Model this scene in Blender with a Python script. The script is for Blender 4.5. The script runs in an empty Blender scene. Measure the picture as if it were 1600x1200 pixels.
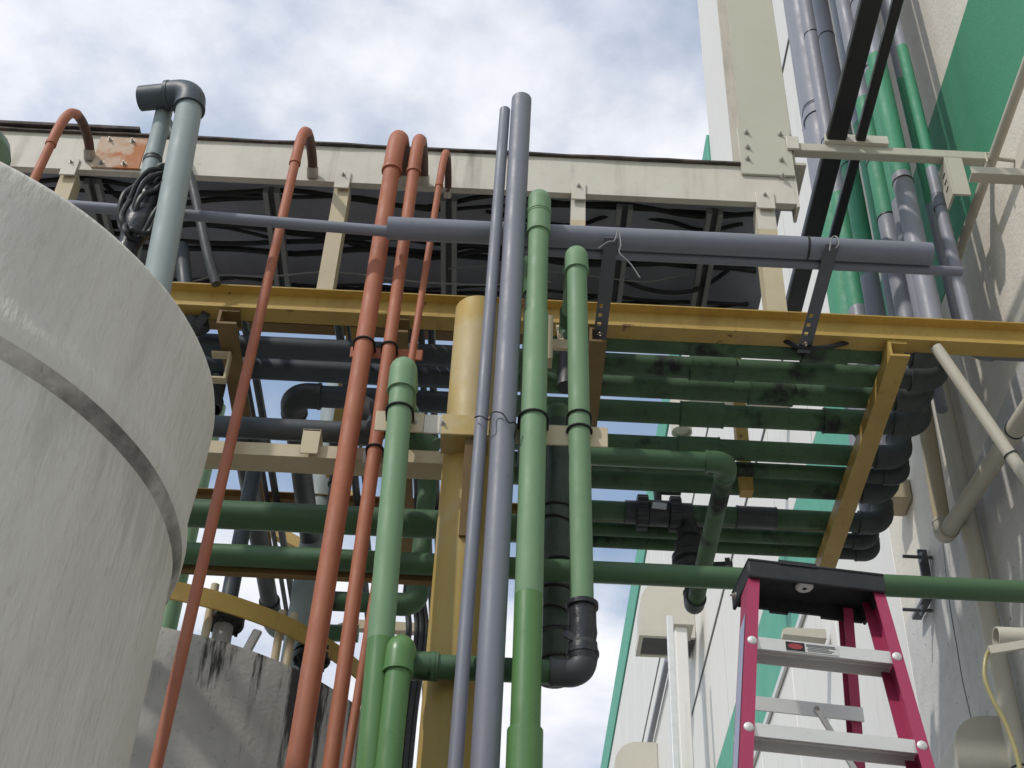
import bpy, bmesh, math, random
from mathutils import Vector as V, Matrix
rnd = random.Random(7)
scene = bpy.context.scene
COL = scene.collection
# ------------------------------------------------------------------ camera
FPX, PITCH, ROLL = 2258.0, math.radians(41.5), math.radians(2.75)
EYE = V((0, 0, 1.6))
_U0 = V((0, -math.sin(PITCH), math.cos(PITCH)))
FWD = V((0, math.cos(PITCH), math.sin(PITCH)))
RGT = math.cos(ROLL) * V((1, 0, 0)) + math.sin(ROLL) * _U0
UPV = -math.sin(ROLL) * V((1, 0, 0)) + math.cos(ROLL) * _U0
cam = bpy.data.cameras.new('camera')
cam.sensor_width = 36.0
cam.lens = 36.0 * FPX / 1600.0
cam.clip_start, cam.clip_end = 0.05, 6000
cam_o = bpy.data.objects.new('camera', cam)
M = Matrix((RGT, UPV, -FWD)).transposed().to_4x4()
M.translation = EYE
cam_o.matrix_world = M
COL.objects.link(cam_o)
scene.camera = cam_o
# ------------------------------------------------------------------ light
SUN_EL = math.radians(46)
SUN_AZ = math.atan2(-0.74, -0.67)            # compass angle of the sun from +Y towards +X
to_sun = V((math.sin(SUN_AZ) * math.cos(SUN_EL), math.cos(SUN_AZ) * math.cos(SUN_EL), math.sin(SUN_EL)))
sun = bpy.data.lights.new('sun', 'SUN')
sun.energy = 2.25
sun.angle = math.radians(1.6)
sun.color = (1.0, 0.95, 0.87)
sun_o = bpy.data.objects.new('sun', sun)
sun_o.rotation_euler = to_sun.to_track_quat('Z', 'Y').to_euler()
COL.objects.link(sun_o)
world = bpy.data.worlds.new('World')
scene.world = world
world.use_nodes = True
wt = world.node_tree
wt.nodes.clear()
def wn(kind, **kw):
    n = wt.nodes.new(kind)
    for k, v in kw.items():
        setattr(n, k, v)
    return n
sky = wn('ShaderNodeTexSky', sky_type='NISHITA', sun_disc=False, sun_elevation=SUN_EL, sun_rotation=SUN_AZ % (2 * math.pi), altitude=50.0, air_density=1.8, dust_density=0.6, ozone_density=4.0)
bg = wn('ShaderNodeBackground'); bg.inputs['Strength'].default_value = 0.15
wt.links.new(sky.outputs[0], bg.inputs[0])
# cloud sheet: fractal noise on the plane of the cloud base
tc = wn('ShaderNodeTexCoord')
sep = wn('ShaderNodeSeparateXYZ'); wt.links.new(tc.outputs['Generated'], sep.inputs[0])
zc = wn('ShaderNodeMath', operation='MAXIMUM'); zc.inputs[1].default_value = 0.05
wt.links.new(sep.outputs[2], zc.inputs[0])
dx = wn('ShaderNodeMath', operation='DIVIDE'); wt.links.new(sep.outputs[0], dx.inputs[0]); wt.links.new(zc.outputs[0], dx.inputs[1])
dy = wn('ShaderNodeMath', operation='DIVIDE'); wt.links.new(sep.outputs[1], dy.inputs[0]); wt.links.new(zc.outputs[0], dy.inputs[1])
cmb = wn('ShaderNodeCombineXYZ'); wt.links.new(dx.outputs[0], cmb.inputs[0]); wt.links.new(dy.outputs[0], cmb.inputs[1])
cmb.inputs[2].default_value = 21.3
nz = wn('ShaderNodeTexNoise'); nz.inputs['Scale'].default_value = 1.4; nz.inputs['Detail'].default_value = 9; nz.inputs['Roughness'].default_value = 0.55
wt.links.new(cmb.outputs[0], nz.inputs['Vector'])
rp = wn('ShaderNodeValToRGB')
rp.color_ramp.elements[0].position = 0.44; rp.color_ramp.elements[1].position = 0.63
rp.color_ramp.elements[0].color = (0.13, 0.13, 0.13, 1)
rp.color_ramp.interpolation = 'EASE'
wt.links.new(nz.outputs[0], rp.inputs[0])
nz2 = wn('ShaderNodeTexNoise'); nz2.inputs['Scale'].default_value = 4.2; nz2.inputs['Detail'].default_value = 6
wt.links.new(cmb.outputs[0], nz2.inputs['Vector'])
rp2 = wn('ShaderNodeValToRGB')
rp2.color_ramp.elements[0].color = (0.70, 0.73, 0.82, 1); rp2.color_ramp.elements[1].color = (0.97, 0.97, 1.0, 1)
rp2.color_ramp.elements[0].position = 0.36; rp2.color_ramp.elements[1].position = 0.58
wt.links.new(nz2.outputs[0], rp2.inputs[0])
bgc = wn('ShaderNodeBackground'); bgc.inputs['Strength'].default_value = 1.1
wt.links.new(rp2.outputs[0], bgc.inputs[0])
mixs = wn('ShaderNodeMixShader')
wt.links.new(rp.outputs[0], mixs.inputs[0]); wt.links.new(bg.outputs[0], mixs.inputs[1]); wt.links.new(bgc.outputs[0], mixs.inputs[2])
wo = wn('ShaderNodeOutputWorld'); wt.links.new(mixs.outputs[0], wo.inputs[0])
scene.view_settings.view_transform = 'Standard'
scene.view_settings.look = 'None'
scene.view_settings.exposure = 0.0
scene.view_settings.gamma = 1.0
scene.view_settings.use_curve_mapping = False
scene.render.engine = 'CYCLES'
scene.cycles.max_bounces = 7

# ------------------------------------------------------------------ measuring
def S(px, py, X=None, Y=None, Z=None):
    """Point of the site seen at a photo position, on the plane X, Y or Z = given metres."""
    d = FWD + (px - 800) / FPX * RGT + (600 - py) / FPX * UPV
    if X is not None: t = (X - EYE.x) / d.x
    elif Y is not None: t = (Y - EYE.y) / d.y
    else: t = (Z - EYE.z) / d.z
    return EYE + d * t

# ------------------------------------------------------------------ materials
MATS = {}
def mat(name, col, rough=0.6, metal=0.0, dirt=0.25, dcol=None, scale=6.0, bump=0.0, bscale=120.0, streak=0.0, scol=(0.03, 0.028, 0.026), spec=0.4, blotch=None, bcol=(0.3, 0.1, 0.03), stretch=(1, 1, 1), coat=0.0, drip=None):
    m = bpy.data.materials.new(name); m.use_nodes = True
    t = m.node_tree; N = t.nodes; L = t.links
    b = N['Principled BSDF']
    b.inputs['Roughness'].default_value = rough; b.inputs['Metallic'].default_value = metal
    b.inputs['Specular IOR Level'].default_value = spec
    b.inputs['Coat Weight'].default_value = coat
    co = N.new('ShaderNodeTexCoord')
    mp = N.new('ShaderNodeMapping'); mp.inputs['Scale'].default_value = stretch
    L.new(co.outputs['Object'], mp.inputs[0])
    vec = mp.outputs[0]
    cur = None
    def rgb(c):
        n = N.new('ShaderNodeRGB'); n.outputs[0].default_value = (*c, 1); return n.outputs[0]
    cur = rgb(col)
    def mix(fac, a, bb):
        n = N.new('ShaderNodeMix'); n.data_type = 'RGBA'
        L.new(fac, n.inputs['Factor']); L.new(a, n.inputs['A']); L.new(bb, n.inputs['B'])
        return n.outputs['Result']
    def noise(sc, det=6, ro=0.6, v=None):
        n = N.new('ShaderNodeTexNoise'); n.inputs['Scale'].default_value = sc; n.inputs['Detail'].default_value = det; n.inputs['Roughness'].default_value = ro
        L.new(v or vec, n.inputs['Vector']); return n.outputs[0]
    def ramp(f, lo, hi, a=0.0, bv=1.0):
        n = N.new('ShaderNodeMapRange'); n.inputs[1].default_value = lo; n.inputs[2].default_value = hi; n.inputs[3].default_value = a; n.inputs[4].default_value = bv
        L.new(f, n.inputs[0]); return n.outputs[0]
    dc = dcol or tuple(c * 0.45 for c in col)
    if dirt > 0:
        cur = mix(ramp(noise(scale, 8, 0.65), 0.42, 0.78, 0, dirt), cur, rgb(dc))
        cur = mix(ramp(noise(scale * 0.23, 3), 0.35, 0.75, 0, dirt * 0.6), cur, rgb(tuple(min(1, c * 1.25) for c in col)))
        cur = mix(ramp(noise(scale * 9, 4), 0.60, 0.72, 0, dirt * 0.8), cur, rgb(dc))
    if streak > 0:
        m2 = N.new('ShaderNodeMapping'); m2.inputs['Scale'].default_value = (9, 9, 0.7)
        L.new(co.outputs['Object'], m2.inputs[0])
        f1 = ramp(noise(1.6, 6, 0.6, m2.outputs[0]), 0.52, 0.72)
        f2 = ramp(noise(1.1, 4), 0.42, 0.66)
        mm = N.new('ShaderNodeMath'); mm.operation = 'MULTIPLY'; L.new(f1, mm.inputs[0]); L.new(f2, mm.inputs[1])
        ms = N.new('ShaderNodeMath'); ms.operation = 'MULTIPLY'; L.new(mm.outputs[0], ms.inputs[0]); ms.inputs[1].default_value = streak
        cur = mix(ms.outputs[0], cur, rgb(scol))
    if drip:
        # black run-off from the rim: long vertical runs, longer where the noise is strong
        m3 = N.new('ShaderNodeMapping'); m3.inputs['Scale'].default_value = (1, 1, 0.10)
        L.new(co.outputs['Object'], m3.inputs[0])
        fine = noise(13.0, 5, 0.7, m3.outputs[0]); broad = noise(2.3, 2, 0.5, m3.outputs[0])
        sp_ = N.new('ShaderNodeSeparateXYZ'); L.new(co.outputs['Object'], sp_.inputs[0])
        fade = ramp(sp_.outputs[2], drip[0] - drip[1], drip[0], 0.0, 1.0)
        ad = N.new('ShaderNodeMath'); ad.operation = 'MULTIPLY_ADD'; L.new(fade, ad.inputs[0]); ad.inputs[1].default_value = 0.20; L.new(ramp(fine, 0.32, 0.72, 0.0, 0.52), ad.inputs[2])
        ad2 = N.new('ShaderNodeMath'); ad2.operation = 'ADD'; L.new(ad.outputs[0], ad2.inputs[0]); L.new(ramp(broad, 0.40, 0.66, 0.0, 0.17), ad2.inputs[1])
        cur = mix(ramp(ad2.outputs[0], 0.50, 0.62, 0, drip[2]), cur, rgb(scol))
    if blotch:
        cur = mix(ramp(noise(blotch[0], 7, 0.6), blotch[1], blotch[1] + blotch[2]), cur, rgb(bcol))
    L.new(cur, b.inputs['Base Color'])
    rr = ramp(noise(scale * 1.7, 5), 0.3, 0.7, max(0.05, rough - 0.1), min(1, rough + 0.12))
    L.new(rr, b.inputs['Roughness'])
    if bump > 0:
        bn = N.new('ShaderNodeBump'); bn.inputs['Strength'].default_value = min(1.0, bump); bn.inputs['Distance'].default_value = 0.004 * max(1, bump)
        L.new(noise(bscale, 4, 0.6), bn.inputs['Height']); L.new(bn.outputs[0], b.inputs['Normal'])
    MATS[name] = m
    return m
mat('frp', (0.62, 0.60, 0.55), 0.7, dirt=0.34, dcol=(0.34, 0.32, 0.28), scale=6, bump=2.2, bscale=30, streak=0.25, scol=(0.16, 0.155, 0.145), stretch=(1, 1, 0.28))
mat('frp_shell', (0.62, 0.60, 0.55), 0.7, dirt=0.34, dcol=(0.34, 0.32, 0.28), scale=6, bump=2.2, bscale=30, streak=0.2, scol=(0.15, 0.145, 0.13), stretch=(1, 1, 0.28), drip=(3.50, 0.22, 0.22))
mat('frp_seam', (0.52, 0.50, 0.45), 0.8, dirt=0.6, dcol=(0.12, 0.115, 0.105), scale=7, bump=1.6, bscale=30, blotch=(4.0, 0.40, 0.26), bcol=(0.11, 0.107, 0.10))  # darker, blotchy tone for the narrow lip at the pale tank's seam
mat('frp_old', (0.47, 0.455, 0.43), 0.8, dirt=0.5, dcol=(0.18, 0.17, 0.165), scale=4, bump=0.7, bscale=50, streak=0.6, scol=(0.018, 0.016, 0.015), drip=(4.6, 0.9, 0.93))
mat('frp_pale', (0.36, 0.35, 0.335), 0.8, dirt=0.6, dcol=(0.10, 0.095, 0.09), scale=9)
mat('orange', (0.375, 0.13, 0.072), 0.62, streak=0.25, scol=(0.16, 0.06, 0.04), dirt=0.45, dcol=(0.26, 0.07, 0.04), scale=7, bump=0.15, bscale=60)
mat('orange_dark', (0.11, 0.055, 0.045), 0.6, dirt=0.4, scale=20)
mat('grey_pvc', (0.185, 0.195, 0.235), 0.5, streak=0.2, scol=(0.10, 0.10, 0.11), dirt=0.28, dcol=(0.12, 0.125, 0.15), scale=4)
mat('grey_vent', (0.27, 0.315, 0.32), 0.6, dirt=0.3, dcol=(0.2, 0.24, 0.235), scale=5, bump=0.1, bscale=40)
mat('grey_wall', (0.25, 0.26, 0.30), 0.5, dirt=0.15, scale=4)
mat('green_pale', (0.165, 0.275, 0.155), 0.58, streak=0.22, scol=(0.09, 0.13, 0.08), dirt=0.34, dcol=(0.11, 0.21, 0.13), scale=5, bump=0.08, bscale=50)
mat('green_vivid', (0.10, 0.215, 0.072), 0.32, dirt=0.15, dcol=(0.06, 0.19, 0.06), scale=5)
mat('green_mid', (0.062, 0.13, 0.06), 0.45, dirt=0.35, dcol=(0.035, 0.085, 0.045), scale=5)
mat('green_rack', (0.066, 0.132, 0.062), 0.62, dirt=0.65, dcol=(0.018, 0.027, 0.018), scale=5.5, blotch=(4.5, 0.55, 0.12), bcol=(0.010, 0.013, 0.011))
mat('green_wallpaint', (0.06, 0.265, 0.15), 0.6, dirt=0.2, dcol=(0.03, 0.2, 0.11), scale=9, bump=0.5, bscale=70)
mat('slate', (0.06, 0.075, 0.09), 0.5, dirt=0.5, dcol=(0.02, 0.024, 0.028), scale=5)
mat('elbow_grey', (0.068, 0.080, 0.078), 0.62, dirt=0.6, dcol=(0.02, 0.023, 0.022), scale=8)
mat('charcoal', (0.046, 0.051, 0.056), 0.5, dirt=0.5, dcol=(0.10, 0.10, 0.10), scale=7)
mat('black', (0.012, 0.013, 0.015), 0.5, dirt=0.4, dcol=(0.05, 0.05, 0.05), scale=12)
mat('black_tube', (0.02, 0.022, 0.024), 0.45, dirt=0.2, dcol=(0.04, 0.04, 0.042), scale=6)
mat('wrap', (0.018, 0.018, 0.024), 0.35, dirt=0.5, dcol=(0.10, 0.10, 0.11), scale=16, bump=1.0, bscale=26)
mat('insul', (0.028, 0.048, 0.034), 0.4, dirt=0.6, dcol=(0.10, 0.115, 0.10), scale=9, bump=1.0, bscale=22)
mat('yellow', (0.46, 0.315, 0.085), 0.5, dirt=0.4, dcol=(0.20, 0.10, 0.025), scale=5, streak=0.45, scol=(0.13, 0.065, 0.022), blotch=(7, 0.66, 0.05), bcol=(0.17, 0.07, 0.025))
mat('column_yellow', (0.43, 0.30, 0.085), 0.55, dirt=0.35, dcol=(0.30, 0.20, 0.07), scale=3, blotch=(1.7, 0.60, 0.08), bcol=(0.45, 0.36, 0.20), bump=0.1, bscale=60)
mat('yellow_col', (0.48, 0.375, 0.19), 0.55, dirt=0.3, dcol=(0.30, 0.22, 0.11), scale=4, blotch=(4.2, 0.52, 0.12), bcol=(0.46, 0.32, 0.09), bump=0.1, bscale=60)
mat('brown_steel', (0.20, 0.125, 0.045), 0.6, dirt=0.6, dcol=(0.06, 0.04, 0.02), scale=6)
mat('cream', (0.60, 0.56, 0.485), 0.6, dirt=0.45, dcol=(0.36, 0.33, 0.27), scale=4, streak=0.7, scol=(0.20, 0.165, 0.125), blotch=(3.1, 0.655, 0.05), bcol=(0.34, 0.19, 0.10))
mat('cream_tan', (0.52, 0.44, 0.30), 0.6, dirt=0.35, dcol=(0.36, 0.29, 0.16), scale=5)
mat('cream_pipe', (0.52, 0.49, 0.41), 0.55, dirt=0.3, dcol=(0.33, 0.30, 0.24), scale=7)
mat('olive_cream', (0.50, 0.48, 0.40), 0.6, dirt=0.3, dcol=(0.42, 0.40, 0.32), scale=3)
mat('rust_plate', (0.52, 0.40, 0.30), 0.7, dirt=0.5, dcol=(0.36, 0.15, 0.06), scale=9, blotch=(7, 0.47, 0.1), bcol=(0.44, 0.17, 0.07), bump=0.3, bscale=90)
mat('rust_edge', (0.05, 0.042, 0.038), 0.8, dirt=0.7, dcol=(0.22, 0.16, 0.13), scale=12)
mat('deck_dark', (0.40, 0.42, 0.50), 0.8, dirt=0.4, scale=5)
mat('tray_steel', (0.28, 0.285, 0.29), 0.5, metal=0.3, dirt=0.35, scale=8)
mat('slotted', (0.13, 0.135, 0.15), 0.5, metal=0.3, dirt=0.3, scale=8)
mat('bolt', (0.42, 0.40, 0.36), 0.45, metal=0.6, dirt=0.5, dcol=(0.2, 0.12, 0.07), scale=60)
mat('stucco', (0.71, 0.66, 0.575), 0.9, dirt=0.3, dcol=(0.45, 0.43, 0.40), scale=7, bump=1.0, bscale=55, streak=0.15, scol=(0.3, 0.28, 0.26))
mat('stucco_speck', (0.58, 0.57, 0.55), 0.9, dirt=0.5, dcol=(0.36, 0.355, 0.35), scale=9, bump=1.0, bscale=60, blotch=(26, 0.66, 0.03), bcol=(0.22, 0.22, 0.23))
mat('panel_white', (0.74, 0.72, 0.68), 0.6, dirt=0.14, dcol=(0.62, 0.60, 0.56), scale=1.6, streak=0.4, scol=(0.48, 0.455, 0.42))
mat('panel_green', (0.10, 0.37, 0.26), 0.6, dirt=0.15, scale=2)
mat('louver', (0.16, 0.16, 0.16), 0.6, dirt=0.3)
mat('hood', (0.56, 0.53, 0.45), 0.6, dirt=0.15, scale=2)
mat('pink', (0.33, 0.036, 0.095), 0.45, dirt=0.25, dcol=(0.33, 0.03, 0.08), scale=14, bump=0.3, bscale=220, stretch=(1, 1, 0.25))
mat('alu', (0.70, 0.70, 0.68), 0.45, metal=0.35, dirt=0.3, dcol=(0.4, 0.4, 0.39), scale=10, stretch=(0.2, 1, 1))
mat('cap_black', (0.022, 0.024, 0.027), 0.6, dirt=0.3, dcol=(0.06, 0.06, 0.06), scale=16, bump=0.3, bscale=200)
mat('sticker_white', (0.62, 0.62, 0.60), 0.5, dirt=0.15, scale=30)
mat('sticker_red', (0.33, 0.05, 0.06), 0.5, dirt=0.2, scale=30)
mat('sticker_blue', (0.36, 0.38, 0.52), 0.45, dirt=0.3, scale=20)
mat('hose', (0.33, 0.29, 0.13), 0.3, dirt=0.2, scale=20)
mat('wire_black', (0.015, 0.015, 0.016), 0.45, dirt=0.1)
mat('wire_grey', (0.20, 0.20, 0.195), 0.4, dirt=0.2)
mat('ground', (0.23, 0.22, 0.205), 0.9, dirt=0.4, scale=1.2, bump=0.5, bscale=40)

# ------------------------------------------------------------------ mesh helpers
def W(o):
    return V(o.location) if o.parent is None else V((0, 0, 0))
def link(name, verts, faces, m, parent=None, smooth=True, ang=38):
    """One mesh object; verts in site coordinates."""
    me = bpy.data.meshes.new(name)
    base = V((0, 0, 0))
    if parent is None:
        zz = min(v[2] for v in verts)
        base = V((sum(v[0] for v in verts) / len(verts), sum(v[1] for v in verts) / len(verts), zz))
        verts = [V(v) - base for v in verts]
    me.from_pydata([tuple(v) for v in verts], [], faces)
    if smooth:
        me.polygons.foreach_set('use_smooth', [True] * len(me.polygons))
        me.set_sharp_from_angle(angle=math.radians(ang))
    me.materials.append(MATS[m])
    me.update()
    o = bpy.data.objects.new(name, me)
    COL.objects.link(o)
    if parent is None: o.location = base
    else:
        o.parent = parent
        o.location = -W(parent) if parent.parent is None else V((0, 0, 0))
        if parent.type == 'MESH' and parent.parent is None: o.location = -V(parent.location)
    return o
def tag(o, label, cat, group=None, kind=None):
    o['label'] = label
    if cat: o['category'] = cat
    if group: o['group'] = group
    if kind: o['kind'] = kind
    return o
def thing(name, label, cat, loc, group=None):
    o = bpy.data.objects.new(name, None)
    o.empty_display_size = 0.1
    o.location = loc
    COL.objects.link(o)
    return tag(o, label, cat, group)
def is_thing(o):
    o['kind'] = 'thing'
    return o
class G:
    """Collects geometry for one mesh."""
    def __init__(s): s.v = []; s.f = []
    def add(s, v, f):
        n = len(s.v); s.v += [V(p) for p in v]; s.f += [tuple(i + n for i in q) for q in f]; return s
    def tube(s, pts, r, n=20, caps=True, wall=0.0):
        pts = [V(p) for p in pts]
        rs = r if isinstance(r, (list, tuple)) else [r] * len(pts)
        tang = []
        for i in range(len(pts)):
            a = pts[max(0, i - 1)]; b = pts[min(len(pts) - 1, i + 1)]
            d = (b - a)
            tang.append(d.normalized() if d.length > 1e-9 else (tang[-1] if tang else V((0, 0, 1))))
        t0 = tang[0]
        ref = V((0, 0, 1)) if abs(t0.z) < 0.9 else V((1, 0, 0))
        nx = t0.cross(ref).normalized()
        rings = []
        for i, p in enumerate(pts):
            if i:
                q = tang[i - 1].rotation_difference(tang[i]); nx = (q @ nx)
                nx = (nx - tang[i] * nx.dot(tang[i])).normalized()
            ny = tang[i].cross(nx)
            rings.append([p + (nx * math.cos(2 * math.pi * k / n) + ny * math.sin(2 * math.pi * k / n)) * rs[i] for k in range(n)])
        v = [p for ring in rings for p in ring]; f = []
        for i in range(len(pts) - 1):
            for k in range(n):
                a = i * n + k; b = i * n + (k + 1) % n
                f.append((a, b, b + n, a + n))
        if wall > 0:
            m0 = len(v)
            for ri, sgn in ((0, 1), (len(pts) - 1, -1)):
                depth = tang[ri] * sgn * min(rs[ri] * 5, (pts[-1] - pts[0]).length * .9)
                c = pts[ri]
                base = len(v)
                inner = [c + (p - c) * (1 - wall) for p in rings[ri]]
                deep = [p + depth for p in inner]
                v += inner; v += deep
                o0 = ri * n
                for k in range(n):
                    k2 = (k + 1) % n
                    q = (o0 + k, base + k, base + k2, o0 + k2)
                    q2 = (base + k, base + n + k, base + n + k2, base + k2)
                    f += [q if sgn > 0 else q[::-1], q2 if sgn > 0 else q2[::-1]]
                cap = tuple(base + n + k for k in range(n))
                f.append(cap[::-1] if sgn > 0 else cap)
        elif caps:
            f.append(tuple(range(n))[::-1]); f.append(tuple((len(pts) - 1) * n + k for k in range(n)))
        return s.add(v, f)
    def box(s, lo, hi, bev=0.0):
        lo = V(lo); hi = V(hi)
        return s.obox((lo + hi) / 2, (hi - lo) / 2, None, bev)
    def obox(s, c, h, R=None, bev=0.0):
        bm = bmesh.new(); bmesh.ops.create_cube(bm, size=2.0)
        for vv in bm.verts: vv.co = V((vv.co.x * h[0], vv.co.y * h[1], vv.co.z * h[2]))
        if bev > 0: bmesh.ops.bevel(bm, geom=list(bm.edges), offset=bev, segments=1 if bev < 0.01 else 3, affect='EDGES')
        bm.verts.index_update()
        c = V(c)
        vs = [(R @ vv.co if R else vv.co) + c for vv in bm.verts]
        fs = [tuple(q.index for q in ff.verts) for ff in bm.faces]
        bm.free()
        return s.add(vs, fs)
    def ext(s, prof, p0, p1, side, up):
        """Closed 2D profile (a along side, b along up) swept from p0 to p1."""
        p0 = V(p0); p1 = V(p1); side = V(side); up = V(up); n = len(prof)
        v = [p + side * a + up * b for p in (p0, p1) for a, b in prof]
        f = [(k, (k + 1) % n, n + (k + 1) % n, n + k) for k in range(n)] + [tuple(range(n))[::-1], tuple(range(n, 2 * n))]
        # orient outwards
        area = sum(prof[k][0] * prof[(k + 1) % n][1] - prof[(k + 1) % n][0] * prof[k][1] for k in range(n))
        if area * (side.cross(up)).dot(p1 - p0) < 0: f = [q[::-1] for q in f]
        return s.add(v, f)
    def bar(s, p0, p1, w, h, up=(0, 0, 1), bev=0.0):
        p0 = V(p0); p1 = V(p1); d = (p1 - p0).normalized()
        side = d.cross(V(up)).normalized(); u = side.cross(d)
        R = Matrix((side, d, u)).transposed()
        return s.obox((p0 + p1) / 2, (w / 2, (p1 - p0).length / 2, h / 2), R, bev)
    def lathe(s, prof, c, n=64, caps=False):
        c = V(c); v = []; f = []
        for r_, z in prof:
            v += [c + V((r_ * math.cos(2 * math.pi * k / n), r_ * math.sin(2 * math.pi * k / n), z)) for k in range(n)]
        for i in range(len(prof) - 1):
            for k in range(n):
                a = i * n + k; b = i * n + (k + 1) % n
                f.append((a, b, b + n, a + n))
        if caps: f.append(tuple(range(n))[::-1]); f.append(tuple((len(prof) - 1) * n + k for k in range(n)))
        return s.add(v, f)
    def out(s, name, m, parent=None, smooth=True, ang=38):
        return link(name, s.v, s.f, m, parent, smooth, ang)
def arc(p0, c, p1, b, n=9):
    """Fillet of corner c between p0 and p1 with radius b: list of points."""
    p0, c, p1 = V(p0), V(c), V(p1)
    a = (p0 - c).normalized(); d = (p1 - c).normalized()
    th = a.angle(d)
    tl = b / math.tan(th / 2)
    s0 = c + a * tl; s1 = c + d * tl
    ctr = c + (a + d).normalized() * (b / math.sin(th / 2))
    v0 = s0 - ctr; v1 = s1 - ctr
    out = []
    ax = v0.cross(v1).normalized(); tot = v0.angle(v1)
    for i in range(n + 1):
        out.append(ctr + Matrix.Rotation(tot * i / n, 3, ax) @ v0)
    return out
def soft(pts, n=6):
    """Catmull-Rom smoothing of a hand-laid cable path."""
    P = [V(p) for p in pts]; P = [2 * P[0] - P[1]] + P + [2 * P[-1] - P[-2]]
    out = []
    for i in range(1, len(P) - 2):
        for k in range(n):
            t = k / n; a, b, c, d = P[i - 1], P[i], P[i + 1], P[i + 2]
            out.append(0.5 * ((2 * b) + (c - a) * t + (2 * a - 5 * b + 4 * c - d) * t * t + (3 * b - 3 * c + d - a) * t ** 3))
    out.append(P[-2]); return out
def pipe_run(name, label, cat, pts, r, mats, emats=None, group=None, bend=1.5, couplings=(), open_ends=False, esc=1.17, sock=1.1, n=20, joints=()):
    """A pipe with a straight part per leg and an elbow fitting per corner. couplings: (leg, t, half length, scale, material)."""
    pts = [V(p) for p in pts]
    root = thing(name, label, cat, min(pts, key=lambda p: p.z).copy(), group)
    k = len(pts) - 1
    mats = mats if isinstance(mats, (list, tuple)) else [mats] * k
    emats = emats if isinstance(emats, (list, tuple)) else [emats or mats[0]] * max(0, k - 1)
    b = bend * r
    trim0 = [V(p) for p in pts]; legs = []
    cut = [0.0] * len(pts)
    for i in range(1, k):
        th = (pts[i - 1] - pts[i]).angle(pts[i + 1] - pts[i])
        cut[i] = b / math.tan(th / 2)
    for i in range(k):
        d = (pts[i + 1] - pts[i]).normalized()
        legs.append((pts[i] + d * cut[i], pts[i + 1] - d * cut[i + 1]))
    for i, (a, c) in enumerate(legs):
        segs = mats[i]
        if isinstance(segs, str): segs = [(1.0, segs)]
        t0 = 0.0
        for t1, mm in segs:
            p, q = a.lerp(c, t0), a.lerp(c, t1)
            hol = 0.12 if (open_ends and len(segs) == 1 and (i == 0 or i == k - 1)) else 0
            G().tube([p, q], r, n, wall=hol).out('pipe', mm, root)
            t0 = t1
    for i in range(1, k):
        A = arc(pts[i - 1], pts[i], pts[i + 1], b)
        din = (pts[i] - pts[i - 1]).normalized(); dout = (pts[i + 1] - pts[i]).normalized()
        s0 = min(sock * r, (legs[i - 1][1] - legs[i - 1][0]).length * 0.45); s1 = min(sock * r, (legs[i][1] - legs[i][0]).length * 0.45)
        g = G().tube([A[0] - din * s0] + A + [A[-1] + dout * s1], r * esc, n)
        for e, dd, ss in ((A[0], -din, s0), (A[-1], dout, s1)):
            g.tube([e + dd * (ss - 0.28 * r), e + dd * (ss + 0.02 * r)], r * esc * 1.05, n)
        g.out('elbow', emats[i - 1], root)
    for leg, t, hl, sc, mm in couplings:
        a, c = legs[leg]; d = (c - a).normalized(); p = a.lerp(c, t)
        g = G().tube([p - d * hl, p + d * hl], r * sc, n)
        for sg in (-1, 1): g.tube([p + d * sg * (hl - 0.006), p + d * sg * (hl + 0.001)], r * sc * 1.04, n)
        g.out('coupling', mm, root)
    for leg, t in joints:
        a, c = legs[leg]; d = (c - a).normalized(); p = a.lerp(c, t)
        G().tube([p - d * 0.004, p + d * 0.004], r * 1.06, n).out('joint_ring', 'wire_black', root)
    return root
# bolt head with washer, shared mesh, axis -Y
_g = G().tube([(0, 0, 0), (0, -0.004, 0)], 0.019, 14).tube([(0, -0.004, 0), (0, -0.016, 0)], 0.0125, 6).tube([(0, -0.016, 0), (0, -0.03, 0)], 0.006, 8)
_bm = bpy.data.meshes.new('bolt'); _bm.from_pydata([tuple(v) for v in _g.v], [], _g.f); _bm.materials.append(MATS['bolt'])
def bolt(p, parent, axis=None, sc=1.0):
    sc *= .72
    o = bpy.data.objects.new('bolt', _bm); COL.objects.link(o); o.parent = parent
    o.location = V(p) - (W(parent) if parent.parent is None else V((0, 0, 0)))
    if axis is not None: o.rotation_euler = V((0, -1, 0)).rotation_difference(V(axis)).to_euler()
    o.scale = (sc, sc, sc)
    return o
_g = G().lathe([(.0125, 0), (.012, .002), (.008, .0045), (.001, .0055)], (0, 0, 0), 16)
_rm = bpy.data.meshes.new('rivet'); _rm.from_pydata([tuple(v) for v in _g.v], [], _g.f); _rm.materials.append(MATS['alu'])
_rm.polygons.foreach_set('use_smooth', [True] * len(_rm.polygons))
def rivet(p, parent, axis):
    o = bpy.data.objects.new('rivet', _rm); COL.objects.link(o); o.parent = parent
    o.location = V(p) - W(parent)
    o.rotation_euler = V((0, 0, 1)).rotation_difference(V(axis)).to_euler()
    return o
def ubolt(c, r, depth, m, parent, rod=0.0045, axis='z'):
    """U-bolt round a vertical pipe at c, legs running back (+Y) by depth."""
    c = V(c); P = []
    R_ = r + rod
    P.append(c + V((-R_, depth, 0)))
    for i in range(11):
        a = math.pi + math.pi * i / 10
        P.append(c + V((math.cos(a) * R_, math.sin(a) * R_, 0)))
    P.append(c + V((R_, depth, 0)))
    return G().tube(P, rod, 8).out('u_bolt', m, parent)

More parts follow.
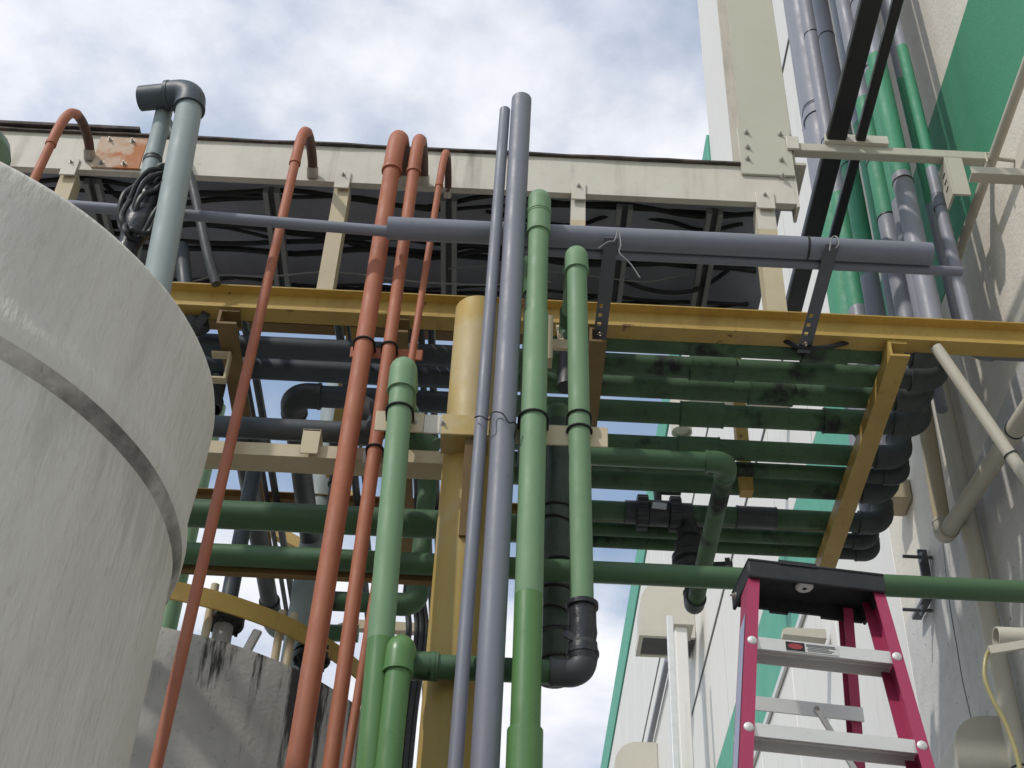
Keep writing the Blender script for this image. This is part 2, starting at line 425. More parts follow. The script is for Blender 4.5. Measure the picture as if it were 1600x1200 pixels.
# ================================================================== SETTING
gr = G()
gr.add([(-400, -400, 0), (400, -400, 0), (400, 1200, 0), (-400, 1200, 0)], [(0, 1, 2, 3)])
tag(gr.out('ground', 'ground', smooth=False), 'grey concrete yard under the pipe rack', None, kind='structure')

# ------------------------------------------------------------------ factory building along the wall plane X = 2.3
XW = 2.3
fb = thing('factory_building', 'tall white factory wall with green painted stripes beside the pipe rack', 'building', (XW, 0, 0))
def slab(name, y0, y1, z0, z1, m, x0=XW, x1=XW + 0.18, bev=0.0):
    return G().box((x0, y0, z0), (x1, y1, z1), bev).out(name, m, fb, smooth=bev > 0)
slab('wall', -6, 7.0, 0.0, 6.1, 'stucco_speck')
slab('wall', -6, 7.0, 6.1, 7.19, 'stucco')
slab('painted_band', -6, 7.0, 7.19, 8.225, 'green_wallpaint', x0=XW - 0.004)
slab('wall', -6, 7.0, 8.225, 24, 'stucco')
y = 7.0
while y < 46:
    w = 1.45
    top = 24 if y < 11.0 else 15.95
    x = XW - 0.002
    slab('wall_panel', y + 0.006, y + w - 0.006, 0, 7.68, 'panel_white', bev=0.005)
    slab('wall_panel', y + 0.006, y + w - 0.006, 7.686, 8.60, 'panel_green', x0=x, bev=0.005)
    if top > 20:
        slab('wall_panel', y + 0.006, y + w - 0.006, 8.606, top, 'panel_white', bev=0.005)
    else:
        slab('wall_panel', y + 0.006, y + w - 0.006, 8.606, 15.1, 'panel_white', bev=0.005)
        slab('parapet_trim', y + 0.006, y + w - 0.006, 15.106, top, 'panel_green', x0=XW - 0.03, bev=0.005)
    y += w
G().box((XW + 0.18, -6, 0), (XW + 12, 11.35, 23.9)).box((XW + 0.18, 11.35, 0), (XW + 12, 46, 15.9)).out('building_core', 'panel_white', fb, smooth=False)
G().box((XW - 0.03, 7.1, 7.60), (XW - 0.004, 46, 7.665), 0.004).out('trim_rail', 'alu', fb)
for zz in (10.0, 12.4):
    G().box((XW - 0.012, 7.1, zz), (XW - 0.002, 46, zz + 0.03)).out('joint_strip', 'louver', fb, smooth=False)
# hooded vents on the far wall
def hood(y0, depth, zb, h, ly, label):
    t = thing('vent_hood', label, 'vent', (XW, y0, zb), 'hooded vents on the far factory wall')
    pr = [(0, 0), (0, h), (-depth * 0.45, h)]
    for i in range(1, 9):
        a = math.pi / 2 * i / 8
        pr.append((-depth * 0.45 - depth * 0.55 * math.sin(a), h - depth * 0.55 * (1 - math.cos(a))))
    pr.append((-depth, 0))
    G().ext(pr, (XW - 0.004, y0, zb), (XW - 0.004, y0 + ly, zb), (1, 0, 0), (0, 0, 1)).out('hood_shell', 'hood', t)
    fr = G()
    fr.box((XW - depth - 0.03, y0 - 0.03, zb - 0.10), (XW - 0.01, y0 + 0.02, zb - 0.003))
    fr.box((XW - depth - 0.03, y0 + ly - 0.02, zb - 0.10), (XW - 0.01, y0 + ly + 0.03, zb - 0.003))
    fr.box((XW - depth - 0.03, y0 + 0.02, zb - 0.10), (XW - depth + 0.02, y0 + ly - 0.02, zb - 0.003))
    fr.out('louver_frame', 'hood', t, smooth=False)
    for k in range(7):
        yy = y0 + 0.05 + k * (ly - 0.1) / 7
        G().obox((XW - depth / 2, yy + 0.03, zb - 0.05), (depth / 2 - 0.02, 0.006, 0.05), Matrix.Rotation(0.6, 3, 'X')).out('louver_slat', 'louver', t, smooth=False)
pz = S(1082, 985, X=XW)
hood(14.6, 0.64, 1.6 + 14.6 * ((S(1040, 985, Y=1).z - 1.6)), 0.72, 0.42, 'beige round-topped vent hood with a louvre, upper one on the far white wall')
hood(18.6, 0.60, 1.6 + 18.6 * ((S(985, 1222, Y=1).z - 1.6)), 0.62, 0.5, 'beige round-topped vent hood lower on the far white wall, cut by the frame')
# white duct with small hood next to the louvre
t = thing('wall_duct', 'slim white duct with a small rounded hood, standing off the far white wall', 'duct', (2.05, 14.0, 0))
a = S(1066, 985, Y=14.0)
G().box((a.x - 0.09, 13.95, 0.0), (a.x + 0.05, 14.15, a.z + 0.02), 0.01).out('duct_shaft', 'panel_white', t)
pr = [(0, 0), (0, 0.30), (-0.08, 0.30)] + [(-0.08 - 0.16 * math.sin(math.pi / 2 * i / 6), 0.30 - 0.16 * (1 - math.cos(math.pi / 2 * i / 6))) for i in range(1, 7)] + [(-0.24, 0)]
G().ext(pr, (a.x + 0.12, 13.9, a.z + 0.02), (a.x + 0.12, 14.25, a.z + 0.02), (1, 0, 0), (0, 0, 1)).out('duct_hood', 'hood', t)
a = S(1048, 1000, Y=13.4)
tag(G().box((a.x - 0.035, 13.38, 0.0), (a.x + 0.035, 13.45, a.z + 0.3), 0.008).out('wall_conduit', 'alu'), 'thin grey square conduit rising beside the slim white duct', 'conduit')
a, b = S(1043, 1030, X=2.24), S(1013, 1155, X=2.24)
tag(G().bar((2.24, a.y, a.z), (2.24, b.y, a.z), 0.07, 0.07).out('sloping_conduit', 'grey_wall'), 'grey conduit running along the far wall above the lower vent hood', 'conduit')
a = S(1065, 670, Y=9.0)
vs = pipe_run('vent_stub', 'short open white vent stub poking down between the green rack pipes', 'pipe', [(a.x, 9.0, a.z + 0.3), (a.x, 9.0, a.z - 0.04)], 0.085, 'cream_pipe', open_ends=True)
G().box((a.x - 0.05, 8.95, a.z + 0.3), (XW - 0.006, 9.05, a.z + 0.38)).out('mounting_arm', 'cream_pipe', vs, smooth=False)

# ------------------------------------------------------------------ pipe rack
YB = 4.5
rack = thing('pipe_rack', 'two-level steel pipe rack with white upper beam and yellow lower beam', 'pipe rack', (0, YB, 5.85))
ZT0, ZT1 = 6.80, 7.055
g = G()
g.ext([(0, ZT0), (0.012, ZT0), (0.035, ZT0), (0.035, ZT0 + 0.014), (0.014, ZT0 + 0.014), (0.014, ZT1 - 0.014), (0.10, ZT1 - 0.014), (0.10, ZT1), (0, ZT1)], (-4.2, YB, 0), (1.30, YB, 0), (0, 1, 0), (0, 0, 1))
g.out('upper_beam', 'cream', rack, ang=30)
g = G(); n = 44
top = []
for i in range(n + 1):
    x = -4.2 + (1.05 + 4.2) * i / n
    top.append((x, rnd.uniform(-0.003, 0.003), rnd.uniform(-0.004, 0.000)))
v = []; f = []
for i, (x, dy_, dz_) in enumerate(top):
    for yy, zz in ((YB - 0.018 + dy_, ZT1 + 0.002 + dz_), (YB - 0.018 + dy_, ZT1 + 0.013 + dz_), (YB + .80, ZT1 + 0.030), (YB + .80, ZT1 + 0.014)):
        v.append((x, yy, zz))
for i in range(n):
    for k in range(4):
        f.append((i * 4 + k, i * 4 + (k + 1) % 4, i * 4 + 4 + (k + 1) % 4, i * 4 + 4 + k))
f += [(3, 2, 1, 0), (n * 4, n * 4 + 1, n * 4 + 2, n * 4 + 3)]
g.add(v, f).out('roof_sheet', 'rust_edge', rack, smooth=False)
xs = S(220, 206, Y=YB).x
G().box((-4.2, YB - 0.03, ZT1 + 0.026), (xs, YB + 0.5, ZT1 + 0.045)).out('roof_sheet', 'rust_edge', rack, smooth=False)
# splice plate, partly rusted
x0, x1, xm = S(150, 240, Y=YB).x, S(272, 245, Y=YB).x, S(226, 240, Y=YB).x
sp = G().box((x0, YB - 0.012, ZT0 + 0.012), (xm, YB - 0.001, ZT1 - 0.02), 0.002).out('splice_plate', 'rust_plate', rack)
sp['label'] = 'rust-orange bare patch of the splice plate'
sp2 = G().box((xm + 0.001, YB - 0.0115, ZT0 + 0.012), (x1, YB - 0.001, ZT1 - 0.02), 0.002).out('splice_plate', 'cream', rack)
for q in ((172, 219), (207, 221), (158, 256), (193, 258), (255, 262), (268, 225)):
    p = S(*q, Y=YB - 0.012); bolt((p.x, YB - 0.012, min(max(p.z, ZT0 + 0.04), ZT1 - 0.045)), rack)
# posts between upper and lower beam
ZL1 = 6.085
for px, py, w in ((110, 260, .075), (535, 285, .072), (904, 290, .068), (1195, 310, .088)):
    x = S(px, py, Y=YB).x
    prof = [(-w / 2, 0.0), (w / 2, 0.0), (w / 2, 0.085), (w / 2 - .008, 0.085), (w / 2 - .008, 0.008), (-w / 2 + .008, 0.008), (-w / 2 + .008, 0.085), (-w / 2, 0.085)]
    zsplit = ZT0 - (0.17 if px > 700 else 0.02)
    po = G().ext(prof, (x, YB + 0.013, ZL1 + 0.001), (x, YB + 0.013, zsplit), (1, 0, 0), (0, 1, 0)).out('post', 'cream_tan', rack, ang=30)
    G().ext(prof, (x, YB + 0.013, zsplit), (x, YB + 0.013, ZT0 - 0.001), (1, 0, 0), (0, 1, 0)).out('post_head', 'cream', po, ang=30)
    G().box((x - w / 2, YB - 0.010, ZT0 - 0.05), (x + w / 2, YB - 0.001, ZT0 + 0.065), 0.002).out('clip_plate', 'cream', rack)
    bolt((x, YB - 0.010, ZT0 + 0.04), rack, sc=0.8)
# lower beam: I section
zb0, zb1 = 5.95, ZL1
pi = [(-.0, zb0), (.085, zb0), (.085, zb0 + .012), (.052, zb0 + .014), (.052, zb1 - .012), (.085, zb1 - .011), (.085, zb1), (0, zb1), (0, zb1 - .006), (.043, zb1 - .012), (.043, zb0 + .014), (0, zb0 + .009)]
G().ext(pi, (-3.6, YB, 0), (XW - 0.006, YB, 0), (0, 1, 0), (0, 0, 1)).out('lower_beam', 'yellow', rack, ang=20)
# back beams
G().ext(pi, (-3.6, 6.22, 0.17), (1.72, 6.22, 0.17), (0, 1, 0), (0, 0, 1)).out('lower_beam', 'brown_steel', rack, ang=20)
G().box((-4.2, 5.49, ZT0), (1.30, 5.56, ZT1 - .03)).out('upper_beam', 'brown_steel', rack, smooth=False)
for px, py in ((1195, 310), (535, 285), (110, 260)):
    x = S(px, py, Y=YB).x
    G().box((x - .03, 5.49, zb0 - .1), (x + .03, 5.55, ZT0 - .001)).out('post', 'yellow', rack, smooth=False)
# cross beams under the pipe layer
for x, w, m in ((1.655, .085, 'yellow'), (0.36, .075, 'brown_steel'), (-0.50, .085, 'brown_steel'), (-1.235, .085, 'brown_steel'), (-2.5, .085, 'brown_steel')):
    pr = [(-w / 2, 5.85), (w / 2, 5.85), (w / 2, 5.862), (-w / 2 + .012, 5.862), (-w / 2 + .012, 5.93), (-w / 2, 5.93)]
    G().ext(pr, (x, YB + 0.002, 0), (x, 6.42, 0), (1, 0, 0), (0, 0, 1)).out('cross_beam', m, rack, ang=20)
    G().box((x - w / 2, YB + 0.01, 5.931), (x + w / 2, YB + 0.11, 5.949)).out('packing_plate', m, rack, smooth=False)
# cable deck: roof sheet above, rungs below
hx, hy = S(605, 450, Z=ZT1 - 0.02).x, S(605, 450, Z=ZT1 - 0.02).y
zs = ZT1 - 0.02
g = G()
Lx, Rx, y0, y1, hs = -4.2, 1.29, YB + 0.035, 5.62, 0.05
hy = min(hy, y1 - hs - 0.005)
for a, b, c, d in ((Lx, hx - hs, y0, y1), (hx + hs, Rx, y0, y1), (hx - hs, hx + hs, y0, hy - hs), (hx - hs, hx + hs, hy + hs, y1)):
    g.box((a, c, zs), (b, d, zs + 0.004))
ci = [(hx + 0.042 * math.cos(2 * math.pi * k / 24), hy + 0.036 * math.sin(2 * math.pi * k / 24), zs) for k in range(24)]
sq = []
for k in range(24):
    a = 2 * math.pi * k / 24; m_ = max(abs(math.cos(a)), abs(math.sin(a)))
    sq.append((hx + hs * math.cos(a) / m_, hy + hs * math.sin(a) / m_, zs))
g.add(ci + sq, [(k, (k + 1) % 24, 24 + (k + 1) % 24, 24 + k) for k in range(24)])
g.out('deck_sheet', 'deck_dark', rack, smooth=False)
for px, py in ((-130, 275), (140, 275), (422, 290), (701, 300), (978, 315), (1120, 320)):
    x = S(px, py, Z=6.82).x
    for s_ in (-.027, .027):
        G().box((x + s_ - .012, YB + .101, 6.815), (x + s_ + .012, 5.487, 6.856)).out('rung', 'tray_steel', rack, smooth=False)
    G().box((x - .015, YB + .101, 6.85), (x + .015, 5.487, 6.858)).out('rung', 'slotted', rack, smooth=False)
# end bracket of the upper beam: bolted plate at the riser column
xa, xb = S(1155, 240, Y=YB).x, S(1235, 240, Y=YB).x
G().box((xa - .002, YB - .016, 6.985), (xb + .006, YB - .002, 7.335), 0.003).out('end_plate', 'olive_cream', rack)
for q in ((1166, 208), (1168, 231), (1168, 249), (1219, 211), (1221, 251), (1223, 276)):
    p = S(*q, Y=YB - .016); bolt((p.x, YB - .016, p.z), rack)
G().box((1.301, YB, ZT0 - .02), (1.315, YB + .1, ZT1)).out('end_cap', 'cream', rack, smooth=False)
# riser column above the beam end
rc = is_thing(thing('steel_column', 'olive-cream steel column rising above the white beam to the top edge', 'column', (1.19, YB, ZT1)))
xa, xb = 1.075, 1.325
G().box((xa, YB + .002, ZT1 + .05), (xb, YB + .016, 13), 0.002).out('front_flange', 'olive_cream', rc)
G().box(((xa + xb) / 2 - .006, YB + .016, ZT1 + .05), ((xa + xb) / 2 + .006, YB + .24, 13)).out('web', 'olive_cream', rc, smooth=False)
G().box((xa, YB + .24, ZT1 + .05), (xb, YB + .254, 13), 0.002).out('rear_flange', 'cream', rc)
G().box((xa - .05, YB - .0, ZT1 + .032), (xb + .05, YB + .3, ZT1 + .049)).out('base_plate', 'olive_cream', rc, smooth=False)

# cable mass on the deck
g = G()
for k in range(11):
    yy = rnd.uniform(YB + .14, 5.4); zz = rnd.uniform(6.885, 6.91)
    P = []
    for i in range(17):
        x = -4.1 + 5.3 * i / 16
        P.append((x, min(max(yy + rnd.uniform(-.035, .035), YB + .13), 5.41), zz - (0.035 if i % 2 else 0.0) * rnd.random() + rnd.uniform(0, .02)))
    g.tube(soft(P, 3), rnd.choice([.008, .010, .013, .016]), 7)
tag(g.out('cables', 'black'), 'mass of black cables lying along the dark cable deck', None, kind='stuff')
def cable(name, label, pts, r, m, cat='cable', group=None, n=8, sm=6):
    return tag(G().tube(soft(pts, sm), r, n).out(name, m), label, cat, group)
grp = 'loose cables sagging under the cable deck'
def deckc(label, qs, Y, r, m='black'):
    cable('sagging_cable', label, [S(a, b, Y=Y) for a, b in qs], r, m, group=grp)
deckc('thick black cable drooping beside the rusty splice plate', [(150, 268), (170, 295), (200, 316), (240, 325), (330, 312), (420, 308)], 4.8, .014)
deckc('looped black cable under the deck near the tan post', [(330, 318), (350, 300), (400, 300), (470, 330), (560, 345), (640, 330)], 5.0, .010)
deckc('thin pale wire strung low along the cable deck', [(300, 440), (345, 430), (420, 432), (520, 425), (650, 440), (760, 445), (860, 440)], 4.9, .004, 'wire_grey')
deckc('thin pale wire hanging beside the perforated arm', [(700, 420), (760, 415), (840, 422), (930, 432), (1010, 440), (1075, 428)], 5.0, .0035, 'wire_grey')
deckc('black cable sagging between the two steel rungs right of the green pipes', [(760, 330), (830, 345), (900, 352), (960, 336), (1040, 345), (1100, 360), (1160, 350)], 4.85, .011)
deckc('black cable drooping lowest under the deck beyond the perforated arm', [(940, 420), (1010, 452), (1080, 455), (1140, 420), (1170, 380)], 5.1, .012)
deckc('black cable falling across the dark deck behind the two orange pipes', [(480, 340), (560, 385), (650, 400), (740, 385), (800, 400)], 5.05, .012)

cable('sagging_cable', 'black cable sagging under the yellow beam beside the slotted arm near the wall', [S(1205, 512, Y=4.60), S(1222, 530, Y=4.56), S(1255, 543, Y=4.53), S(1300, 541, Y=4.53), S(1345, 528, Y=4.57), S(1365, 515, Y=4.60)], .011, 'black', group='loose cables sagging under the cable deck')

# ------------------------------------------------------------------ rack pipes along X, turning up the wall
ZR = 5.98
grp = 'pipes lying side by side on the rack and turning up the wall'
defs = [  # Y, r, left x, label, couplings
    (4.630, .050, 0.12, 'frontmost green rack pipe, mostly hidden by the yellow beam', [(0.74, 'green_rack')]),
    (4.782, .050, -3.4, 'second rack pipe behind the yellow beam, slate then green', [(0.82, 'green_rack')]),
    (4.928, .051, -3.4, 'third rack pipe behind the yellow beam, slate then green', [(0.88, 'green_rack')]),
    (5.105, .052, None, 'dark rack pipe with two long couplings above the wide sky gap', [(0.66, 'green_rack'), (0.90, 'green_rack')]),
    (5.350, .050, -0.2, 'fifth rack pipe, green, just below the wide gap in the rack', [(0.55, 'green_rack')]),
    (5.480, .037, -0.2, 'slim dark rack pipe squeezed between two thicker green ones', []),
    (5.620, .054, -0.2, 'green rack pipe with a long coupling before the yellow cross beam', [(0.74, 'green_rack')]),
    (5.880, .050, 0.33, 'rack pipe carrying the union valve with a white tag', [(0.62, 'charcoal')]),
    (6.020, .038, 0.2, 'slim rack pipe behind the valve line', []),
    (6.125, .036, 0.2, 'rearmost slim green rack pipe', []),
]
XE = 1.89
rackpipes = []
for i, (yy, r, xl, lab, cps) in enumerate(defs):
    ztop = 14.0
    xe = XE + (0.02 if i % 2 else -0.01)
    zb, zt = 7.19 + rnd.uniform(-.04, .05), 8.20 + rnd.uniform(-.05, .05)
    z0 = ZR + 1.5 * r
    up = [((zb - z0) / (ztop - z0), 'grey_wall'), ((zt - z0) / (ztop - z0), 'green_wallpaint'), (1.0, 'grey_wall')]
    x_l = -1.02 if xl is None else xl
    fx = lambda x: min(0.999, max(0.0, (x - x_l) / (xe - 1.5 * r - x_l)))
    if x_l < -0.5: seg = [(fx(-0.05), 'slate'), (fx(1.64), 'green_rack'), (1.0, 'elbow_grey')]
    else: seg = [(fx(1.64), 'green_rack'), (1.0, 'elbow_grey')]
    pts = [(x_l, yy, ZR - .05 + r), (xe, yy, ZR - .05 + r), (xe + .02, yy, ztop)]
    ml, em = [seg, up], ['elbow_grey']
    if xl is None:      # turns back over the far tank at its other end
        pts = [(x_l, 6.6, ZR - .05 + r), (x_l, yy, ZR - .05 + r)] + pts[1:]
        pts[1] = V((x_l, yy, ZR - .05 + r))
        ml = ['charcoal', seg, up]; em = ['charcoal', 'elbow_grey']
        cps_l = 1
    else: cps_l = 0
    if i == 7: ml[-1] = 'charcoal'; pts[-1] = (xe + .02, yy, 6.6)
    cl = [(cps_l, t_, 0.10, 1.14, m_) for t_, m_ in cps]
    rp_ = pipe_run('rack_pipe', lab, 'pipe', pts, r, ml, em, grp, bend=1.5, couplings=cl, joints=[(len(ml) - 1, [.137, .36, .20, .30, .42, .25, .33, .5, .38, .31][i]), (len(ml) - 1, [.50, .28, .145, .44, .26, .40, .47, .8, .29, .43][i])])
    rackpipes.append(rp_)
# big riser and slim riser at the wall
pipe_run('riser_pipe', 'widest pale grey riser, nearest the olive column among the wall pipes', 'pipe', [(1.93, 5.90, 6.62), (1.95, 5.90, 14)], .100, [[((7.21 - 6.62) / 7.38, 'grey_wall'), ((8.34 - 6.62) / 7.38, 'green_wallpaint'), (1.0, 'grey_wall')]], group='grey and green risers along the wall', couplings=[(0, (9.3 - 6.62) / 7.4, .05, 1.05, 'grey_wall')], joints=[(0, (9.36 - 6.62) / 7.38), (0, (8.6 - 6.62) / 7.38)])
zz0, zz1 = 6.98, 7.95
a0 = S(1490, 490, X=1.92)
pipe_run('riser_pipe', 'slim riser nearest the stucco wall, grey with a green painted length', 'pipe', [(XW - .01, 4.66, 6.04), (2.055, 4.66, 6.04), (2.055, 4.66, 14)], .030, ['grey_wall', [((7.30 - 6.09) / 7.91, 'grey_wall'), ((8.33 - 6.09) / 7.91, 'green_wallpaint'), (1.0, 'grey_wall')]], 'grey_wall', group='grey and green risers along the wall', couplings=[(1, (7.05 - 6.09) / 7.91, .045, 1.15, 'grey_pvc')])
for k, (yy, r) in enumerate(((5.24, .026), (4.83, .024))):
    pipe_run('riser_pipe', ['slim grey and green riser tucked mid-way between thicker wall pipes', 'slim grey and green riser just behind the widest pipe by the stucco wall'][k], 'pipe', [(2.08, yy, 6.2), (2.08, yy, 14)], r, [[(.13, 'grey_wall'), (.265, 'green_wallpaint'), (1, 'grey_wall')]], group='grey and green risers along the wall')

# ------------------------------------------------------------------ union valve and tee on the valve line
yv, zv = 5.88, ZR - .05 + .047
xv = S(1030, 795, Y=yv - .04).x
t = thing('union_valve', 'dark ribbed union ball valve with a white tag on the rack', 'valve', (xv, yv, zv))
G().tube([(xv - .05, yv, zv), (xv + .05, yv, zv)], .068, 24).out('valve_body', 'charcoal', t)
for s_ in (-1, 1):
    g = G().tube([(xv + s_ * .055, yv, zv), (xv + s_ * .11, yv, zv)], .084, 24)
    for k in range(14):
        a = 2 * math.pi * k / 14
        g.tube([(xv + s_ * .056, yv + .083 * math.cos(a), zv + .083 * math.sin(a)), (xv + s_ * .109, yv + .083 * math.cos(a), zv + .083 * math.sin(a))], .010, 6)
    g.out('union_nut', 'charcoal', t)
    G().tube([(xv + s_ * .11, yv, zv), (xv + s_ * .17, yv, zv)], .060, 20).out('collar', 'charcoal', t)
G().tube([(xv, yv, zv + .06), (xv, yv, zv + .13)], .02, 12).bar((xv - .02, yv, zv + .14), (xv + .12, yv, zv + .14), .03, .02).out('handle', 'charcoal', t)
G().obox((xv - .005, yv - .091, zv - .02), (.036, .002, .036), Matrix.Rotation(-.5, 3, 'X') @ Matrix.Rotation(.15, 3, 'Y'), 0.0015).out('tag', 'sticker_white', t)
# pipe dropping from the valve line, running forward and across
zo = 5.42
ax = S(1138, 718, Z=zo)
bx = S(1098, 938, Z=zo)
ypf, xpf = ax.y + .02, ax.x
pipe_run('offset_pipe', 'green pipe with two elbows hanging below the rack beside the ladder', 'pipe',
         [(S(868, 705, Y=ypf).x, ypf, zo), (xpf, ypf, zo), (xpf, yv + .0, zo), (xpf, yv, zv - .03)], .040, ['green_mid', 'green_rack', 'charcoal'], ['green_mid', 'charcoal'], bend=1.25, couplings=[(2, .62, .03, 1.9, 'charcoal'), (2, .80, .02, 1.5, 'charcoal')])
t = thing('butterfly_valve', 'dark flanged valve on the vertical drop beside the ladder top', 'valve', (xpf, yv, zo + .16))
G().tube([(xpf, yv, zo + .20), (xpf, yv, zo + .235)], .095, 28).tube([(xpf, yv, zo + .265), (xpf, yv, zo + .30)], .095, 28).tube([(xpf, yv, zo + .235), (xpf, yv, zo + .265)], .07, 20).out('flange', 'charcoal', t)
G().bar((xpf + .06, yv, zo + .25), (xpf + .20, yv - .02, zo + .25), .03, .025).bar((xpf + .17, yv - .05, zo + .25), (xpf + .20, yv + .09, zo + .27), .025, .04).out('handle', 'charcoal', t)

# ------------------------------------------------------------------ yellow column with bracket arms
XC = -0.145
colm = is_thing(thing('support_column', 'beige and yellow steel column with bracket arms carrying the pipes', 'column', (XC, 4.1, 0)))
zsp = S(735, 690, Y=4.0).z
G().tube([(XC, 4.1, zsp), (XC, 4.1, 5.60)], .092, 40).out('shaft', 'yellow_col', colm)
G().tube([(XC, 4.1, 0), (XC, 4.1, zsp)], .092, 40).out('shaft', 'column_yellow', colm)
def PL(px0, py0, px1, py1, Y, dy, name, m, parent, bev=.002):
    a, b = S(px0, py0, Y=Y), S(px1, py1, Y=Y)
    return G().box((min(a.x, b.x), Y, min(a.z, b.z)), (max(a.x, b.x), Y + dy, max(a.z, b.z)), bev).out(name, m, parent)
za = S(625, 658, Y=3.915).z
zb_ = S(900, 680, Y=3.915).z
G().box((S(586, 660, Y=3.915).x, 3.915, za - .045), (S(662, 660, Y=3.915).x, 3.923, za + .045), .002).out('arm_plate', 'cream_tan', colm)
G().box((S(662, 660, Y=3.915).x + .001, 3.917, za - .045), (XC - .10, 3.925, za + .040), .002).out('arm_plate', 'cream', colm)
G().box((XC - .098, 3.915, za - .048), (XC + .075, 4.03, za + .045), .003).out('bracket_head', 'yellow_col', colm)
G().ext([(4.03, za - .049), (3.93, za - .049), (3.995, za - .42), (4.03, za - .42)], (XC - .01, 0, 0), (XC + .055, 0, 0), (0, 1, 0), (0, 0, 1)).out('gusset', 'brown_steel', colm, smooth=False)
G().box((XC + .076, 3.917, zb_ - .045), (S(950, 680, Y=3.915).x, 3.925, zb_ + .045), .002).out('arm_plate', 'cream_tan', colm)
for px in (648, 692):
    p = S(px, 660, Y=3.917); bolt((p.x, 3.916, za), colm, sc=.8)
# clamp angle holding the upper pipes
G().box((S(856, 520, Y=4.12).x, 4.10, S(865, 565, Y=4.12).z), (S(864, 520, Y=4.12).x, 4.16, S(865, 498, Y=4.12).z)).out('hanger_angle', 'cream_tan', rack, smooth=False)
G().box((S(862, 540, Y=4.12).x, 4.12, S(875, 544, Y=4.12).z), (S(892, 540, Y=4.12).x, 4.135, S(875, 530, Y=4.12).z)).bar((S(878, 538, Y=4.13).x, 4.13, S(878, 538, Y=4.13).z), (S(878, 538, Y=4.13).x, YB + .01, zb0 - .02), .02, .02).out('hanger_angle', 'cream_tan', rack, smooth=False)
# horizontal beige beam on the column
bb0, bb1 = S(330, 703, Y=4.19).z, S(330, 688, Y=4.19).z
bb = G().ext([(0, bb0 - .012), (.10, bb0 - .012), (.10, bb0), (.012, bb0), (.012, bb1 - .012), (.06, bb1 - .012), (.06, bb1), (0, bb1)], (-2.6, 4.19, 0), (XC - .02, 4.19, 0), (0, 1, 0), (0, 0, 1)).out('arm_beam', 'cream_tan', colm, ang=20)
p = S(485, 690, Y=4.16)
G().box((p.x - .033, 4.160, p.z - .055), (p.x + .033, 4.166, p.z + .06), .002).box((p.x - .033, 4.160, p.z + .052), (p.x + .033, 4.25, p.z + .06)).out('pipe_clip', 'cream_tan', colm)
# green lines below the beige beam
ZG = S(375, 870, Y=4.30).z
pipe_run('green_header', 'long green pipe crossing the whole rack and passing behind the ladder top', 'pipe', [(-3.2, 4.30, ZG), (XW - .01, 4.30, ZG + .012)], .040, [[(.42, 'green_mid'), (1.0, 'green_mid')]], couplings=[])
tag(G().ext([(0, 0), (.03, 0), (.03, .005), (.005, .005), (.005, .05), (0, .05)], (-3.2, 4.343, ZG - .040), (-.02, 4.343, ZG - .036), (0, 1, 0), (0, 0, 1)).out('support_angle', 'brown_steel', smooth=False), 'long brown angle iron carrying the green pipe across the rack', 'beam')
ZG2 = S(375, 804, Y=4.55).z
XI = S(869, 860, Y=4.48).x
pipe_run('green_header', 'thick dark green pipe ending behind the column at the wrapped riser', 'pipe', [(-3.2, 4.56, ZG2), (XI, 4.56, ZG2 + .005)], .056, 'green_mid')
# wrapped riser
z0, z1 = S(862, 1062, Y=4.48).z, S(870, 655, Y=4.48).z
t = thing('wrapped_riser', 'fat dark insulated riser with black bands and a green domed top', 'pipe', (XI, 4.48, z0))
P = [(XI, 4.48, z0 + (z1 - z0) * i / 30) for i in range(31)]
g = G().tube(P, [.062 + rnd.uniform(-.0025, .003) for _ in P], 26)
g.out('insulation', 'insul', t)
prof = [(.064, -.04), (.066, 0.0)] + [(.066 * math.cos(math.pi / 2 * i / 7), .075 * math.sin(math.pi / 2 * i / 7)) for i in range(1, 8)]
G().lathe(prof, (XI, 4.48, z1), 26).out('dome_cap', 'green_mid', t)
for fz in (.06, .14, .22, .31, .40, .56, .62):
    zc_ = z0 + (z1 - z0) * fz
    G().tube([(XI + .066 * math.cos(a * math.pi / 12), 4.48 + .066 * math.sin(a * math.pi / 12), zc_ + .012 * math.sin(a * math.pi / 12 + fz * 20)) for a in range(25)], .0045, 6).out('tie_band', 'wire_black', t)

# ------------------------------------------------------------------ foreground green pipes
YV = 3.86
def vx(px, py, Y=YV): return S(px, py, Y=Y)
grp = 'green pipes standing in front of the rack'
# first: up, over the back, down and away along the beige beam
tp = vx(631, 566); bt = vx(578, 1200)
r = .042
zg = S(460, 672, Y=4.255).z
xs_ = bt.x + (tp.x - bt.x) * (0 - bt.z) / (tp.z - bt.z)
p0 = V((bt.x - (tp.x - bt.x) / (tp.z - bt.z) * bt.z, YV, 0)); tz = tp.z - .01
pipe_run('green_riser', 'pale green riser beside the orange pipes, looping over onto the beige beam', 'pipe',
         [p0, (tp.x, YV, tz), (tp.x, 4.255, tz), (tp.x + .01, 4.255, zg), (-2.9, 4.255, zg - .0)], r,
         [[((S(590, 985, Y=YV).z) / tz, 'green_vivid'), (1, 'green_pale')], 'green_pale', 'charcoal', [(.15, 'charcoal'), (1, 'slate')]], ['green_pale', 'green_rack', 'charcoal'], grp, bend=1.2, sock=1.9)
ubolt((p0.lerp(V((tp.x, YV, tz)), za / tz)), r, .07, 'black', colm)
